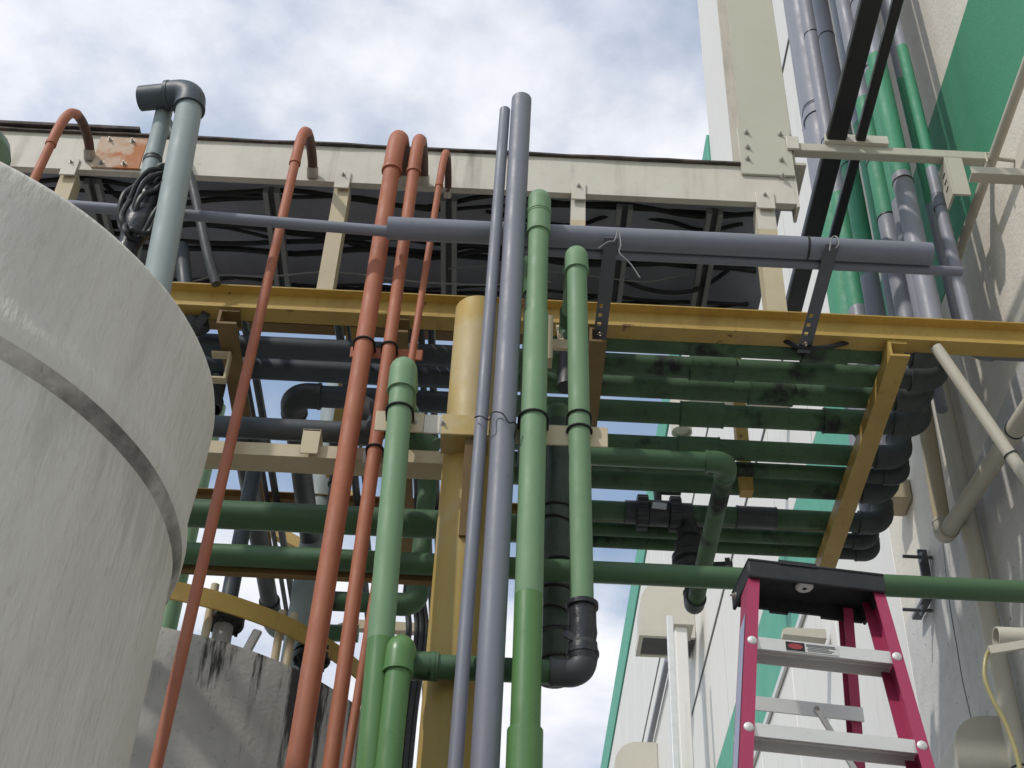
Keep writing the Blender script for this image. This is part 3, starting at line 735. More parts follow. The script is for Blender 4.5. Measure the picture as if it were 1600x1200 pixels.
# second: short riser, cross-over and tall return with the wrapped elbow
tp = vx(629, 992); zt = tp.z
xa = tp.x
zh = S(780, 1045, Y=3.95).z
YH = 3.955
p4b = S(913, 1052, Y=3.90); p4t = S(901, 392, Y=3.86)
rt = pipe_run('green_riser', 'bright green short riser joined to a tall green pipe by a black wrapped elbow', 'pipe',
         [(xa - .012, 3.83, 0), (xa, 3.83, zh), (xa, YH, zh), (p4b.x, YH, zh), (p4t.x, 3.865, p4t.z), (p4t.x, 4.30, p4t.z), (p4t.x - .01, 4.30, 5.4)], .0385,
         ['green_vivid', 'green_vivid', 'green_mid', 'green_pale', 'green_pale', 'charcoal'], ['green_vivid', 'green_mid', 'charcoal', 'green_pale', 'green_rack'], grp, bend=1.15, sock=1.5,
         couplings=[(2, .06, .04, 1.17, 'green_mid')])
# black wrap around the foot elbow
d4 = (V((p4t.x, 3.865, p4t.z)) - V((p4b.x, 3.955, zh))).normalized()
P = [V((p4b.x, 3.955, zh)) + d4 * (0.035 + .026 * i) for i in range(9)]
G().tube(P, [.046 + rnd.uniform(-.003, .004) for _ in P], 22).tube([P[-1] - d4 * .012, P[-1] + d4 * .004], .053, 22).tube([P[1], P[1] + d4 * .012], .052, 22).out('black_wrap', 'wrap', rt)
G().tube(soft([P[5] + V((-.05, 0, 0)), P[5] + V((-.09, -.0, .0)), P[5] + V((-.13, .03, .004))], 4), .005, 7).out('loose_tape_end', 'wire_black', rt)
G().obox(P[3] + V((-.045, -.03, .0)), (.018, .004, .012), Matrix.Rotation(.5, 3, 'Y')).out('loose_tape_end', 'wrap', rt, smooth=False)
def along(z): 
    a, b = V((p4b.x, 3.955, zh)), V((p4t.x, 3.865, p4t.z)); return a.lerp(b, (z - a.z) / (b.z - a.z))
ubolt(along(zb_ + .012), .0385, .05, 'black', colm); ubolt(along(zb_ + .075), .0385, .04, 'wire_black', rt, rod=.004)
# third: tall centre riser, stepped diameters
a, b = vx(819, 1200), vx(843, 306)
dxz = (b.x - a.x) / (b.z - a.z)
def v3(z): return V((a.x + dxz * (z - a.z), YV, z))
zt3, zc3, zp3, zq3 = b.z, S(840, 492, Y=YV).z, S(825, 932, Y=YV).z, S(818, 1142, Y=YV).z
t = pipe_run('green_riser', 'tallest green riser in the centre, beside the two grey pipes, with stepped joints', 'pipe', [v3(zc3), v3(zt3), (v3(zt3).x, 4.32, zt3), (v3(zt3).x, 4.32, 5.0)], .040, ['green_pale', 'green_pale', 'charcoal'], ['green_pale', 'green_mid'], grp, bend=1.15, sock=1.6, couplings=[(0, .80, .055, 1.16, 'green_pale')])
G().tube([v3(zp3), v3(zc3)], .0455, 24).out('pipe', 'green_pale', t)
G().tube([v3(zq3), v3(zp3 - .0005)], .0455, 24).out('pipe', 'green_vivid', t)
G().tube([v3(0), v3(zq3 - .0005)], .054, 24).out('coupling', 'green_vivid', t)
ubolt(v3(zb_ + .02), .0465, .06, 'black', colm)

# ------------------------------------------------------------------ two tall grey pipes
for (qa, qb, r, lab, rest) in (((712, 1190), (789, 172), .0225, 'thin tall grey pipe leaning beside the yellow column', 0), ((758, 1190), (815, 156), .043, 'thick tall grey pipe reaching highest against the sky', 0)):
    a, b = vx(*qa), vx(*qb)
    foot = a + (b - a) * ((0 - a.z) / (b.z - a.z)); foot.z = 0
    pipe_run('grey_pipe', lab, 'pipe', [foot, b], r, 'grey_pvc', open_ends=True, group='tall loose grey pipes tied to the column', n=28)
cable('tie_wire', 'thin black wire looped round the tall grey pipes at the bracket', [S(742, 652, Y=3.83), S(752, 650, Y=3.80), S(764, 656, Y=3.80), S(770, 644, Y=3.81), S(785, 646, Y=3.80), S(795, 660, Y=3.80), S(806, 662, Y=3.81), S(803, 690, Y=3.85)], .0028, 'wire_black', cat='wire')

# ------------------------------------------------------------------ loose grey pipes on the slotted arms
ZA = 5.905
for px, py, L_, lab in ((955, 372, .60, 'dark slotted steel arm with a wire tie near the green riser'), (1301, 382, .60, 'dark slotted steel arm near the wall end of the grey pipe')):
    x = S(px, py, Z=ZA).x
    y0_ = S(px, py, Z=ZA).y
    t = thing('slotted_arm', lab, 'bracket', (x, y0_, ZA), 'slotted arms bolted on the yellow beam')
    w = .028; g = G()
    y1_ = YB + .07
    # horizontal flange with slots cut as a ladder of strips
    g.box((x - w, y0_, ZA), (x - w + .010, y1_, ZA + .003)); g.box((x + w - .030, y0_, ZA), (x + w, y1_, ZA + .003))
    yy = y0_
    g.box((x - w + .010, y0_, ZA), (x + w - .030, y1_ - .24, ZA + .003))
    yy = y1_ - .24
    for k in range(3):
        g.box((x - w + .010, yy + .022, ZA), (x + w - .030, yy + .055, ZA + .003)); yy += .055
    g.box((x - w + .010, yy + .022, ZA), (x + w - .030, y1_, ZA + .003))
    g.out('slotted_flange', 'slotted', t, smooth=False)
    G().box((x + w - .004, y0_, ZA + .0031), (x + w, y1_, ZA + .045)).out('upright_flange', 'slotted', t, smooth=False)
    bolt((x, y1_ - .06, ZA), t, axis=(0, 0, -1), sc=.7)
zc_ = ZA + .004 + .0475
pA = S(1035, 377, Z=zc_)
YHa = pA.y
pipe_run('grey_pipe', 'thick loose grey pipe lying across the slotted arms in front of the rack', 'pipe', [(S(606, 357, Y=YHa).x, YHa, zc_), (S(1455, 398, Y=YHa).x, YHa, zc_)], .0475, 'grey_pvc', open_ends=True, joints=[(0, .772)], group='loose grey pipes on the slotted arms', n=28)
z2 = ZA + .004 + .021
p2 = S(1035, 402, Z=z2)
pipe_run('grey_pipe', 'thin loose grey pipe behind the thick one, sticking out further towards the wall', 'pipe', [(-.06, p2.y, z2), (S(1505, 435, Y=p2.y).x, p2.y, z2)], .0205, 'grey_pvc', open_ends=True, group='loose grey pipes on the slotted arms')
a, b = S(-40, 309, Y=YHa), S(612, 362, Y=YHa)
pipe_run('grey_pipe', 'thin grey conduit slid into the thick grey pipe, running off over the pale tank', 'pipe', [(a.x, YHa, a.z), (b.x, YHa, b.z)], .0235, 'grey_pvc', group='loose grey pipes on the slotted arms')
p = S(960, 366, Z=zc_)
cable('tie_wire', 'frayed grey wire tying the thick grey pipe to its slotted arm', [S(935, 388, Y=3.90), S(950, 378, Y=3.885), S(960, 376, Y=3.885), S(966, 360, Y=3.92), S(970, 382, Y=3.885), S(968, 395, Y=3.885), S(985, 412, Y=3.885), S(1000, 434, Y=3.89)], .003, 'wire_grey', cat='wire')
cable('tie_wire', 'small bent wire tie on the pipe above the second slotted arm', [S(1296, 392, Y=3.88), S(1300, 372, Y=3.90), S(1307, 370, Y=3.90), S(1311, 380, Y=3.88), S(1306, 388, Y=3.88)], .003, 'wire_grey', cat='wire')

# ------------------------------------------------------------------ orange pipes with hooked tops
YO = 4.12
grp = 'orange pipes hooked onto the white beam'
def orange(qb, qt, qe, r, lab, ub=(), gap=.0):
    b = S(*qb, Y=YO); tpt = S(*qt, Y=YO); e = S(*qe, Y=YB - .02)
    t = thing('orange_pipe', lab, 'pipe', (b.x, YO, 0), grp)
    k = (tpt.x - b.x) / (tpt.z - b.z)
    foot = V((b.x - k * b.z, YO, 0))
    G().tube([foot, tpt], r, 20).out('pipe', 'orange', t)
    # hook: bends back over the beam edge and dips to its fixing
    zo_ = tpt.z - 6.555
    HK = [(4.12, 6.53), (4.12, 6.62), (4.13, 6.715), (4.16, 6.80), (4.215, 6.865), (4.285, 6.90), (4.35, 6.915), (4.41, 6.92), (4.45, 6.912)]
    P = [V((tpt.x + k * (z_ - 6.555), y_, z_ + zo_)) for y_, z_ in HK]
    end = V((tpt.x + k * .3, YB - .03, 6.90 + zo_))
    P.append(end)
    g = G().tube(soft(P[:5], 4), r * 1.13, 20).tube([P[0] - V((0, 0, .004)), P[0] + V((0, 0, .014))], r * 1.24, 20)
    g.out('hook', 'orange', t)
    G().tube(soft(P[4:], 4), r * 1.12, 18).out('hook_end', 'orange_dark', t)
    G().tube([end + V((0, -.012, .012)), end + V((0, .028, -.012))], r * 1.35, 14).out('fixing_collar', 'bolt', t)
    for z in ub: ubolt((foot.x + k * z, YO, z), r, .06, 'black', t)
    return t, foot, k
z535 = S(570, 537, Y=YO).z
zub = S(585, 702, Y=YO).z
orange((30, 330), (82, 220), (121, 233), .020, 'short-looking orange pipe rising behind the pale tank')
orange((243, 1200), (462, 250), (487, 250), .0205, 'orange pipe running beside the pale tank in front of the stained tank')
t, foot, k = orange((463, 1200), (613, 262), (634, 264), .036, 'thickest orange pipe, passing left of the pale green riser', ub=(z535,))
G().box((S(545, 545, Y=YO).x, YO + .045, z535 - .03), (S(660, 545, Y=YO).x, YO + .052, z535 + .025), .002).out('clamp_plate', 'orange', t)
t, foot, k = orange((516, 1200), (647, 264), (664, 262), .0255, 'medium orange pipe next to the thickest one', ub=(z535 - .01, zub))
G().box((S(566, 702, Y=YO).x, YO + .045, zub - .03), (S(606, 702, Y=YO).x, YO + .0635, zub + .03), .002).out('clamp_plate', 'cream', t)
orange((541, 1200), (687, 285), (682, 258), .0145, 'thinnest orange pipe, vanishing behind the pale green riser', )

# ------------------------------------------------------------------ grey vent pipe with an open elbow
Yv = 3.83
a, b = S(246, 440, Y=Yv), S(300, 146, Y=Yv)
kx = (b.x - a.x) / (b.z - a.z)
pipe_run('vent_pipe', 'grey vent pipe with an elbow and open end, rising behind the pale tank', 'pipe', [(b.x - kx * b.z, Yv, 0), b, (b.x - .225, Yv + .04, b.z + .0)], .0545, ['grey_vent', 'slate'], ['slate'], bend=1.15, sock=.95, open_ends=True, n=28)
Y2 = 3.92
a, b = S(236, 262, Y=Y2), S(262, 150, Y=Y2)
pipe_run('vent_pipe', 'thinner grey pipe behind the elbowed vent, wrapped in black sheeting lower down', 'pipe', [(a.x - (b.x - a.x) / (b.z - a.z) * (a.z - 3.0), Y2, 3.0), b], .036, [[(.62, 'charcoal'), (1, 'grey_vent')]], couplings=[(0, .88, .012, 1.06, 'charcoal')])
t = thing('cable_coil', 'black cable coil and torn plastic sheeting tied on the thinner vent pipe', 'cable coil', S(200, 390, Y=4.2))
for k in range(7):
    w = rnd.uniform(.05, .10); h = rnd.uniform(.16, .26); c = S(236 + rnd.uniform(-6, 8), 318 + rnd.uniform(-8, 8), Y=3.84 + k * .01 - .02)
    P = [c + V((w * math.cos(2 * math.pi * i / 14) + .12 * h * math.sin(2 * math.pi * i / 14), .02 * math.sin(i * 1.7 + k), h * .8 * math.sin(2 * math.pi * i / 14))) for i in range(15)]
    G().tube(soft(P, 3), .011, 8).out('cable_loop', 'black', t)
P = [S(236, 300, Y=3.90), S(226, 330, Y=3.88), S(212, 360, Y=3.87), S(196, 395, Y=3.88), S(180, 440, Y=3.89)]
G().tube(soft(P, 4), [.05, .055, .06, .05, .045, .05, .058, .062, .06, .05, .045, .04, .045, .05, .04, .03, .03], 14).out('sheeting', 'wrap', t)
cable('black_hose', 'dusty black hose dropping from behind the vent pipe to the yellow beam', [S(262, 190, Y=4.42), S(276, 225, Y=4.42), S(298, 280, Y=4.42), S(312, 340, Y=4.43), S(325, 400, Y=4.44), S(338, 444, Y=4.46)], .022, 'charcoal', cat='hose', n=12)
tag(G().tube([S(283, 385, Y=4.75), S(292, 470, Y=4.75)], .035, 16).out('drop_pipe', 'slate'), 'short dark pipe above the yellow beam end, behind the vent pipe', 'pipe')

# ------------------------------------------------------------------ pale tank in front
k_ = .80
tcx, tcy, tr = -1.99 * k_, 3.45 * k_, 1.02 * k_
tk = thing('storage_tank', 'large pale fibreglass tank with a raised lap seam, filling the picture side', 'tank', (tcx, tcy, 0))
n = 128
def ring(prof, wob):
    v = []; f = []
    for j, (r_, z) in enumerate(prof):
        for i in range(n):
            a = 2 * math.pi * i / n
            w = 1 + wob * (.5 * math.sin(3 * a + z * 2) + .3 * math.sin(7 * a + 5 * z) + .25 * math.sin(17 * a - 9 * z))
            v.append((tcx + r_ * w * math.cos(a), tcy + r_ * w * math.sin(a), z + wob * 1.2 * math.sin(5 * a + 1) * (1 if z > 3 else 0)))
    for j in range(len(prof) - 1):
        for i in range(n):
            a = j * n + i; b = j * n + (i + 1) % n
            f.append((a, b, b + n, a + n))
    return v, f
KZ = .8 / .85
def kz(z): return 1.6 + (z - 1.6) * KZ
zs_ = kz(3.675)
prof = [(tr, z * .25) for z in range(0, 13)] + [(tr, zs_ - .12), (tr * .999, zs_ - .085), (tr * .9985, zs_ - .062), (tr * .9975, zs_ - .045), (tr * .999, zs_ - .030)]
v, f = ring(prof, .0022)
link('shell', v, f, 'frp_shell', tk, ang=60)
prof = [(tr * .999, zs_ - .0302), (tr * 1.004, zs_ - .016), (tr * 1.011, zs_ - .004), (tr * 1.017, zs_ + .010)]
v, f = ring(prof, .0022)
link('seam_lip', v, f, 'frp_seam', tk, ang=60)
zr_ = kz(4.6 * .85 + 1.6 * .15)
prof = [(tr * 1.0171, zs_ + .0102), (tr * 1.0215, zs_ + .03), (tr * 1.0225, zs_ + .05), (tr * 1.018, zs_ + .075), (tr * 1.010, zs_ + .10), (tr * 1.008, zs_ + .13), (tr * 1.010, zs_ + .2), (tr * 1.016, zs_ + .3), (tr * 1.020, zr_ - .12), (tr * 1.023, zr_ - .05), (tr * 1.024, zr_ - .015), (tr * 1.02, zr_), (tr * 1.0, zr_ + .008), (tr * .85, zr_ + .06), (tr * .6, zr_ + .12), (tr * .3, zr_ + .17), (0.02, zr_ + .18)]
v, f = ring(prof, .0022)
link('lid_band', v, f, 'frp', tk, ang=60)
p = S(3, 232, Y=3.0)
g = G().lathe([(.10, -.5), (.10, 0), (.085, .05), (.05, .08), (.005, .09)], (p.x - .065, 3.0, p.z - .03), 24)
tag(g.out('tank_vent_cap', 'green_mid'), 'green domed cap just peeking over the pale tank rim', 'vent')
# ------------------------------------------------------------------ stained tank behind
sx, sy, sr, sz = -1.65, 6.12, 1.25, 4.60
t2 = thing('storage_tank', 'grey weathered tank with black drip stains and flanged nozzles', 'tank', (sx, sy, 0))
prof = [(sr, z * .23) for z in range(0, 20)] + [(sr, sz - .03), (sr * .997, sz - .008), (sr * .985, sz), (sr * .8, sz + .06), (sr * .5, sz + .12), (sr * .2, sz + .15), (.02, sz + .155)]
v = []; f = []
G().lathe(prof, (sx, sy, 0), 112).out('shell', 'frp_old', t2, ang=50)
def nozzle(px, py, parent):
    # stands on the rim where the photo shows its foot
    q = S(px, py, Z=sz + .20)
    b = V((q.x, q.y, sz + .02))
    G().lathe([(.075, 0), (.042, .05), (.04, .14)], b, 20).out('nozzle', 'frp_pale', parent)
    g = G().lathe([(.02, .14), (.078, .142), (.082, .15), (.082, .168), (.075, .172)], b, 24).lathe([(.075, .178), (.081, .181), (.081, .20), (.07, .205), (.03, .21)], b, 24)
    for k in range(8):
        a = 2 * math.pi * k / 8
        g.tube([b + V((.066 * math.cos(a), .066 * math.sin(a), .125)), b + V((.066 * math.cos(a), .066 * math.sin(a), .222))], .008, 6)
    g.out('flange', 'black', parent)
    return b + V((0, 0, .21))
n1 = nozzle(352, 966, t2); n2 = nozzle(488, 1022, t2)
q = S(375, 1000, Z=sz + .03)
G().obox(V((q.x + .02, q.y + .10, sz + .055)), (.02, .008, .09), Matrix.Rotation(.3, 3, 'Y'), .006).out('lifting_lug', 'frp_pale', t2)
for px, py in ((322, 985), (430, 1026), (449, 1030)):
    q = S(px, py, Z=sz + .1)
    G().tube([(q.x, q.y, sz + .02), (q.x, q.y, sz + .32)], .018, 12).out('yellow_stub', 'cream_tan', t2)
# ring guard
g = G(); n = 112; v = []; f = []
for r_, z in ((1.200, 4.770), (1.200, 4.855), (1.190, 4.855), (1.190, 4.770)):
    v += [(sx + r_ * math.cos(2 * math.pi * i / n), 6.147 + r_ * math.sin(2 * math.pi * i / n), z) for i in range(n)]
for j in range(4):
    for i in range(n):
        f.append((j * n + i, j * n + (i + 1) % n, ((j + 1) % 4) * n + (i + 1) % n, ((j + 1) % 4) * n + i))
rg = thing('ring_rail', 'yellow flat ring rail curving above the stained tank', 'rail', (sx, sy, sz))
g.add(v, f).out('ring', 'yellow', rg)
for a in (200, 245, 320, 20, 90, 150):
    x, yy = sx + 1.17 * math.cos(math.radians(a)), 6.147 + 1.17 * math.sin(math.radians(a))
    G().tube([(x, yy, sz + .0), (x, yy, 4.82)], .012, 8).out('rail_post', 'yellow', rg)
# pipes feeding the stained tank from the rack
a1 = S(362, 846, Z=5.75)
pipe_run('feed_pipe', 'dark feed pipe dropping to the nearer-left flange of the stained tank', 'pipe', [(n1.x - .0, 5.0, 5.72), (n1.x, n1.y, 5.72), n1], .036, ['charcoal', 'slate'], ['charcoal'], group='feed pipes over the stained tank')
pipe_run('feed_pipe', 'dark feed pipe dropping behind the thick orange pipe to its flange', 'pipe', [(n2.x - .0, 5.2, 5.80), (n2.x, n2.y, 5.80), n2], .036, ['charcoal', 'slate'], ['charcoal'], group='feed pipes over the stained tank')
xx = S(437, 900, Y=6.6).x
zz = S(437, 985, Y=6.6).z
pipe_run('feed_pipe', 'grey feed pipe bending under towards the second flange', 'pipe', [(xx, 5.0, 5.70), (xx, 6.5, 5.70), (xx + .02, 6.6, zz), (S(560, 990, Y=6.6).x, 6.6, zz)], .045, ['charcoal', 'grey_vent', 'green_mid'], ['charcoal', 'grey_vent'], group='feed pipes over the stained tank', bend=1.4)
xg = S(250, 900, Y=7.4)
t = pipe_run('feed_pipe', 'green pipe with a flared skirt standing on the stained tank beside the pale tank', 'pipe', [(S(262, 970, Y=6.9).x, 6.9, sz + .05), (S(262, 970, Y=6.9).x, 6.9, 7.4)], .060, 'green_pale', group='feed pipes over the stained tank', couplings=[(0, .06, .06, 1.35, 'green_pale')])
# U of dark green pipe behind the column
xu0, xu1 = S(500, 945, Y=5.2).x, S(652, 930, Y=5.2).x
zu = S(600, 943, Y=5.2).z
pipe_run('drain_pipe', 'dark green pipe turning up behind the column below the green header', 'pipe', [(xu0, 5.2, zu), (xu1, 5.2, zu), (xu1, 5.2, 5.7)], .042, 'green_rack', bend=1.4)
# pale vertical pipe far behind
q = S(527, 612, Y=6.3)
t = thing('far_riser', 'pale grey round-topped pipe seen through the rack against the sky', 'pipe', (q.x, 6.3, 4.7))
G().lathe([(.075, 0), (.075, q.z - 4.7), (.07, q.z - 4.7 + .03), (.045, q.z - 4.7 + .06), (.005, q.z - 4.7 + .07)], (q.x, 6.3, 4.7), 24).out('pipe', 'grey_vent', t)
# elbowed flanged pipe and stub by the tank edge
q = S(296, 500, Y=4.62)
t = thing('flanged_pipe', 'dark flanged pipe end by the pale tank under the yellow beam', 'pipe', (q.x, 4.62, q.z))
G().tube([(q.x - .02, 4.62, q.z + .16), (q.x, 4.62, q.z - .01)], .058, 20).out('pipe', 'slate', t)
G().tube([(q.x, 4.62, q.z - .01), (q.x + .01, 4.64, q.z - .05)], .085, 24).tube([(q.x + .03, 4.60, q.z - .02), (q.x + .06, 4.62, q.z - .03)], .08, 24).out('flange', 'charcoal', t)
q = S(340, 590, Y=4.95); q2 = S(346, 640, Y=4.95)
tag(G().tube([(q.x, 4.95, ZR - .06), (q.x, 4.95, q2.z)], .045, 18).tube([(q.x, 4.95, q2.z + .05), (q.x, 4.95, q2.z - .0)], .052, 18).out('drop_stub', 'charcoal'), 'short dark stub hanging under the rack next to the pale tank', 'pipe')
q = S(335, 560, Y=4.66)
t = thing('hanger_clip', 'yellow hook-shaped plate clip on the slate pipes near the pale tank', 'bracket', (q.x, 4.70, q.z))
g = G()
g.box((q.x - .02, 4.66, q.z + .035), (q.x + .065, 4.70, q.z + .045)); g.box((q.x + .055, 4.66, q.z - .10), (q.x + .065, 4.70, q.z + .035)); g.box((q.x - .0, 4.66, q.z - .11), (q.x + .065, 4.70, q.z - .101))
g.out('clip_plate', 'cream_tan', t, smooth=False)
# dark conduits running back over the rack
grp = 'dark conduits running back over the rack'
labs = ['thin dark conduit next to the long cross beam by the pale tank', 'second dark conduit next to the long cross beam by the pale tank', 'dark conduit against the sky before the thick orange pipe', 'slim dark conduit beside it before the thick orange pipe', 'dark conduit between the medium and thin orange pipes', 'dark conduit right behind the pale green riser top', 'slim dark conduit just before the column top']
for (px, r), lab in zip(((372, .014), (388, .020), (533, .020), (548, .009), (643, .022), (660, .016), (676, .018)), labs):
    x = S(px, 500, Z=6.22).x
    cable('conduit', lab, [(x, YB + .06, 6.10), (x, 5.2, 6.20), (x + .01, 6.2, 6.2), (x + .02, 7.5, 6.2), (x + .02, 9.5, 6.2)], r, 'charcoal', cat='conduit', group=grp, sm=3)
# things further back: brace, beams and hanging cables
a, b = S(420, 826, Y=7.2), S(486, 862, Y=7.2)
tag(G().bar(a, b, .06, .07).out('brace', 'yellow'), 'yellow sloping brace far behind below the green header', 'brace')
a, b = S(530, 762, Y=7.2), S(575, 802, Y=7.2)
tag(G().bar(a, b, .05, .06).out('brace', 'yellow'), 'short yellow brace far behind beside the thick orange pipe', 'brace')
labs = ['first thin hanging cable left of the column foot', 'second thin hanging cable left of the column foot', 'twisted hanging cable beside the bright green short riser', 'dark hanging cable nearest the column above the cross-over pipe']
for k, px in enumerate((636, 648, 656, 664)):
    cable('hanging_cable', labs[k], [S(px + 4, 890, Y=5.6), S(px - 2, 930, Y=5.6), S(px + 3, 980, Y=5.6), S(px - 4, 1040, Y=5.6), S(px - 14, 1110, Y=5.6), S(px - 24, 1210, Y=5.6)], .010 if k % 2 else .014, 'charcoal', group='cables hanging down behind the short riser')
for k, (q0, q1) in enumerate((((560, 978), (700, 986)), ((640, 1030), (680, 1085)), ((560, 975), (530, 985)))):
    tag(G().bar(S(*q0, Y=7.5), S(*q1, Y=7.5), .05, .06).out('far_strut', 'cream_tan'), ['thin beige strut far behind the column', 'sloping beige strut behind the short green riser', 'beige strut end beside the thick orange pipe'][k], 'strut', 'beige struts far behind')

# ------------------------------------------------------------------ step ladder
ZC = 3.70
FL, FR = S(1171, 900, Z=ZC), S(1386, 925, Z=ZC)
u = (FR - FL).normalized(); bk = V((-u.y, u.x, 0)); wcap = (FR - FL).length
lad = thing('step_ladder', 'pink fibreglass step ladder with aluminium steps and a black top cap', 'ladder', V((FL.x, FL.y, 0)))
def LP(a, b, z): return FL + u * a + bk * b + V((0, 0, z - ZC))
Rl = Matrix((u, bk, V((0, 0, 1)))).transposed()
dcap, hcap = .165, .058
# cap: hollow tray with skirt, open below
g = G(); th = .009
cc = LP(wcap / 2, dcap / 2, ZC + hcap - th / 2)
g.obox(cc, (wcap / 2, dcap / 2, th / 2), Rl, .003)
g.obox(LP(wcap / 2, th / 2, ZC + hcap / 2 - th / 2), (wcap / 2, th / 2, hcap / 2 - th / 2), Rl, .003)
g.obox(LP(th / 2, dcap / 2 + th / 2, ZC + hcap / 2 - th / 2), (th / 2, dcap / 2 - th / 2, hcap / 2 - th / 2), Rl, .003)
g.obox(LP(wcap - th / 2, dcap / 2 + th / 2, ZC + hcap / 2 - th / 2), (th / 2, dcap / 2 - th / 2, hcap / 2 - th / 2), Rl, .003)
for x0, x1, hh in ((.01, .10, .036), (.10, .15, .044), (.15, .24, .036), (.24, wcap - .01, .044)):
    g.obox(LP((x0 + x1) / 2, dcap - th / 2, ZC + hcap - th - hh / 2), ((x1 - x0) / 2, th / 2, hh / 2), Rl)
g.out('top_cap', 'cap_black', lad)
G().obox(LP(wcap * .36, -.0015, ZC + hcap * .93), (.05, .0015, .006), Rl).out('cap_rib', 'cap_black', lad, smooth=False)
G().lathe([(.020, 0), (.024, -.012), (.020, -.016), (.006, -.017)], LP(wcap * .47, dcap * .45, ZC + hcap - th), 24).out('cap_magnet', 'alu', lad)
# front rails: splay out and lean towards the camera
LEAN = .30
def solve(px, py, x_top):
    # point of a front rail on the leaning plane seen at (px, py)
    best = None
    for i in range(2000):
        h = i * .001
        P_ = LP(0, -LEAN * h, ZC - h)
        # plane through P_ spanned by u: distance along the sight line
        d = (S(px, py, Z=P_.z) - P_)
        e = abs(d.dot(bk))
        if best is None or e < best[0]: best = (e, h, d.dot(u))
    return best[1], best[2]
h1, xl1 = solve(1166, 1200, 0); h2, xr1 = solve(1456, 1198, 0)
kl, kr = (xl1 - .012) / h1, (xr1 - (wcap - .014)) / h2
kk = (kr - kl) / 2
def railpts(side, z0=ZC + .05, z1=0.0):
    k = kl if side < 0 else kr
    x = .012 if side < 0 else wcap - .014
    return [LP(x + k * (ZC - z), .012 - LEAN * (ZC - z), z) for z in (z0, z1)]
def channel(p0, p1, w, d, sgn, name, m, parent, open_to=1):
    """C-channel rail: web facing sideways, flanges front and back."""
    dr = (p1 - p0).normalized(); side = (u - dr * u.dot(dr)).normalized(); fw = dr.cross(side).normalized()
    if fw.dot(bk) < 0: fw = -fw
    t_ = .004
    s_ = -sgn
    prof = [(0, 0), (s_ * w, 0), (s_ * w, t_), (s_ * t_, t_), (s_ * t_, d - t_), (s_ * w, d - t_), (s_ * w, d), (0, d)]
    return G().ext(prof, p0, p1, side, fw).out(name, m, parent, ang=20)
rails = {}
for sgn in (-1, 1):
    p0, p1 = railpts(sgn)
    # shift so that the outer web sits at the cap edge
    off = u * (-.012 if sgn < 0 else .014)
    rails[sgn] = (p0 + off, p1 + off)
    channel(p0 + off, p1 + off, .030, .078, sgn, 'front_rail', 'pink', lad)
# blue safety sticker strip on the web of the near side rail
p0, p1 = rails[-1]
a = p0.lerp(p1, .045); b = p0.lerp(p1, .32)
dr = (b - a).normalized(); fw = dr.cross(u).normalized()
if fw.dot(bk) < 0: fw = -fw
so = -u * .0015
g = G().add([a + so + fw * .012, a + so + fw * .066, b + so + fw * .066, b + so + fw * .012], [(0, 1, 2, 3)])
g.out('side_sticker', 'sticker_blue', lad, smooth=False)
for i in range(11):
    h = .228 + .282 * i
    z = ZC - h
    if z < .2: break
    pl = rails[-1][0].lerp(rails[-1][1], (ZC + .05 - z) / (ZC + .05)); prr = rails[1][0].lerp(rails[1][1], (ZC + .05 - z) / (ZC + .05))
    pl = pl + u * .005; prr = prr - u * .005
    dd = (prr - pl); L_ = dd.length; uu = dd.normalized()
    prof = [(.006, -.016), (.009, -.016), (.009, .014), (.078, .014), (.078, -.012), (.081, -.012), (.081, .017), (.006, .017)]
    st = G().ext(prof, pl, prr, bk, (0, 0, 1)).out('step', 'alu', lad, ang=20)
    for kx_ in range(4):
        yy = .02 + .015 * kx_
        G().ext([(yy, .0105), (yy + .004, .0105), (yy + .004, .0139), (yy, .0139)], pl, prr, bk, (0, 0, 1)).out('tread_rib', 'alu', st, smooth=False)
    for sgn, pp in ((-1, pl), (1, prr)):
        rivet(pp + u * (.012 if sgn < 0 else -.012) - bk * .001, lad, -bk)
    if i == 0:
        lab_c = pl.lerp(prr, .42) + bk * .0048
        rr_ = Matrix((uu, bk, uu.cross(bk))).transposed()
        ls = G().obox(lab_c, (.066, .0006, .0125), rr_).out('warning_label', 'sticker_white', st, smooth=False)
        G().obox(lab_c - uu * .042 - bk * .0010, (.0235, .0004, .0115), rr_).out('label_panel', 'black', ls, smooth=False)
        ov = [lab_c - uu * .042 - bk * .0016 + uu * (.0185 * math.cos(2 * math.pi * q / 20)) + V((0, 0, .0078 * math.sin(2 * math.pi * q / 20))) for q in range(20)]
        link('label_oval', ov, [tuple(range(20))], 'sticker_red', ls, smooth=False)
        for q, (w_, x_) in enumerate(((.036, .022), (.038, .023), (.026, .016), (.034, .021), (.030, .019))):
            G().obox(lab_c + uu * x_ - bk * .0009 + V((0, 0, .0085 - q * .0042)), (w_, .0003, .0011 if q else .0017), rr_).out('label_line', 'louver', ls, smooth=False)
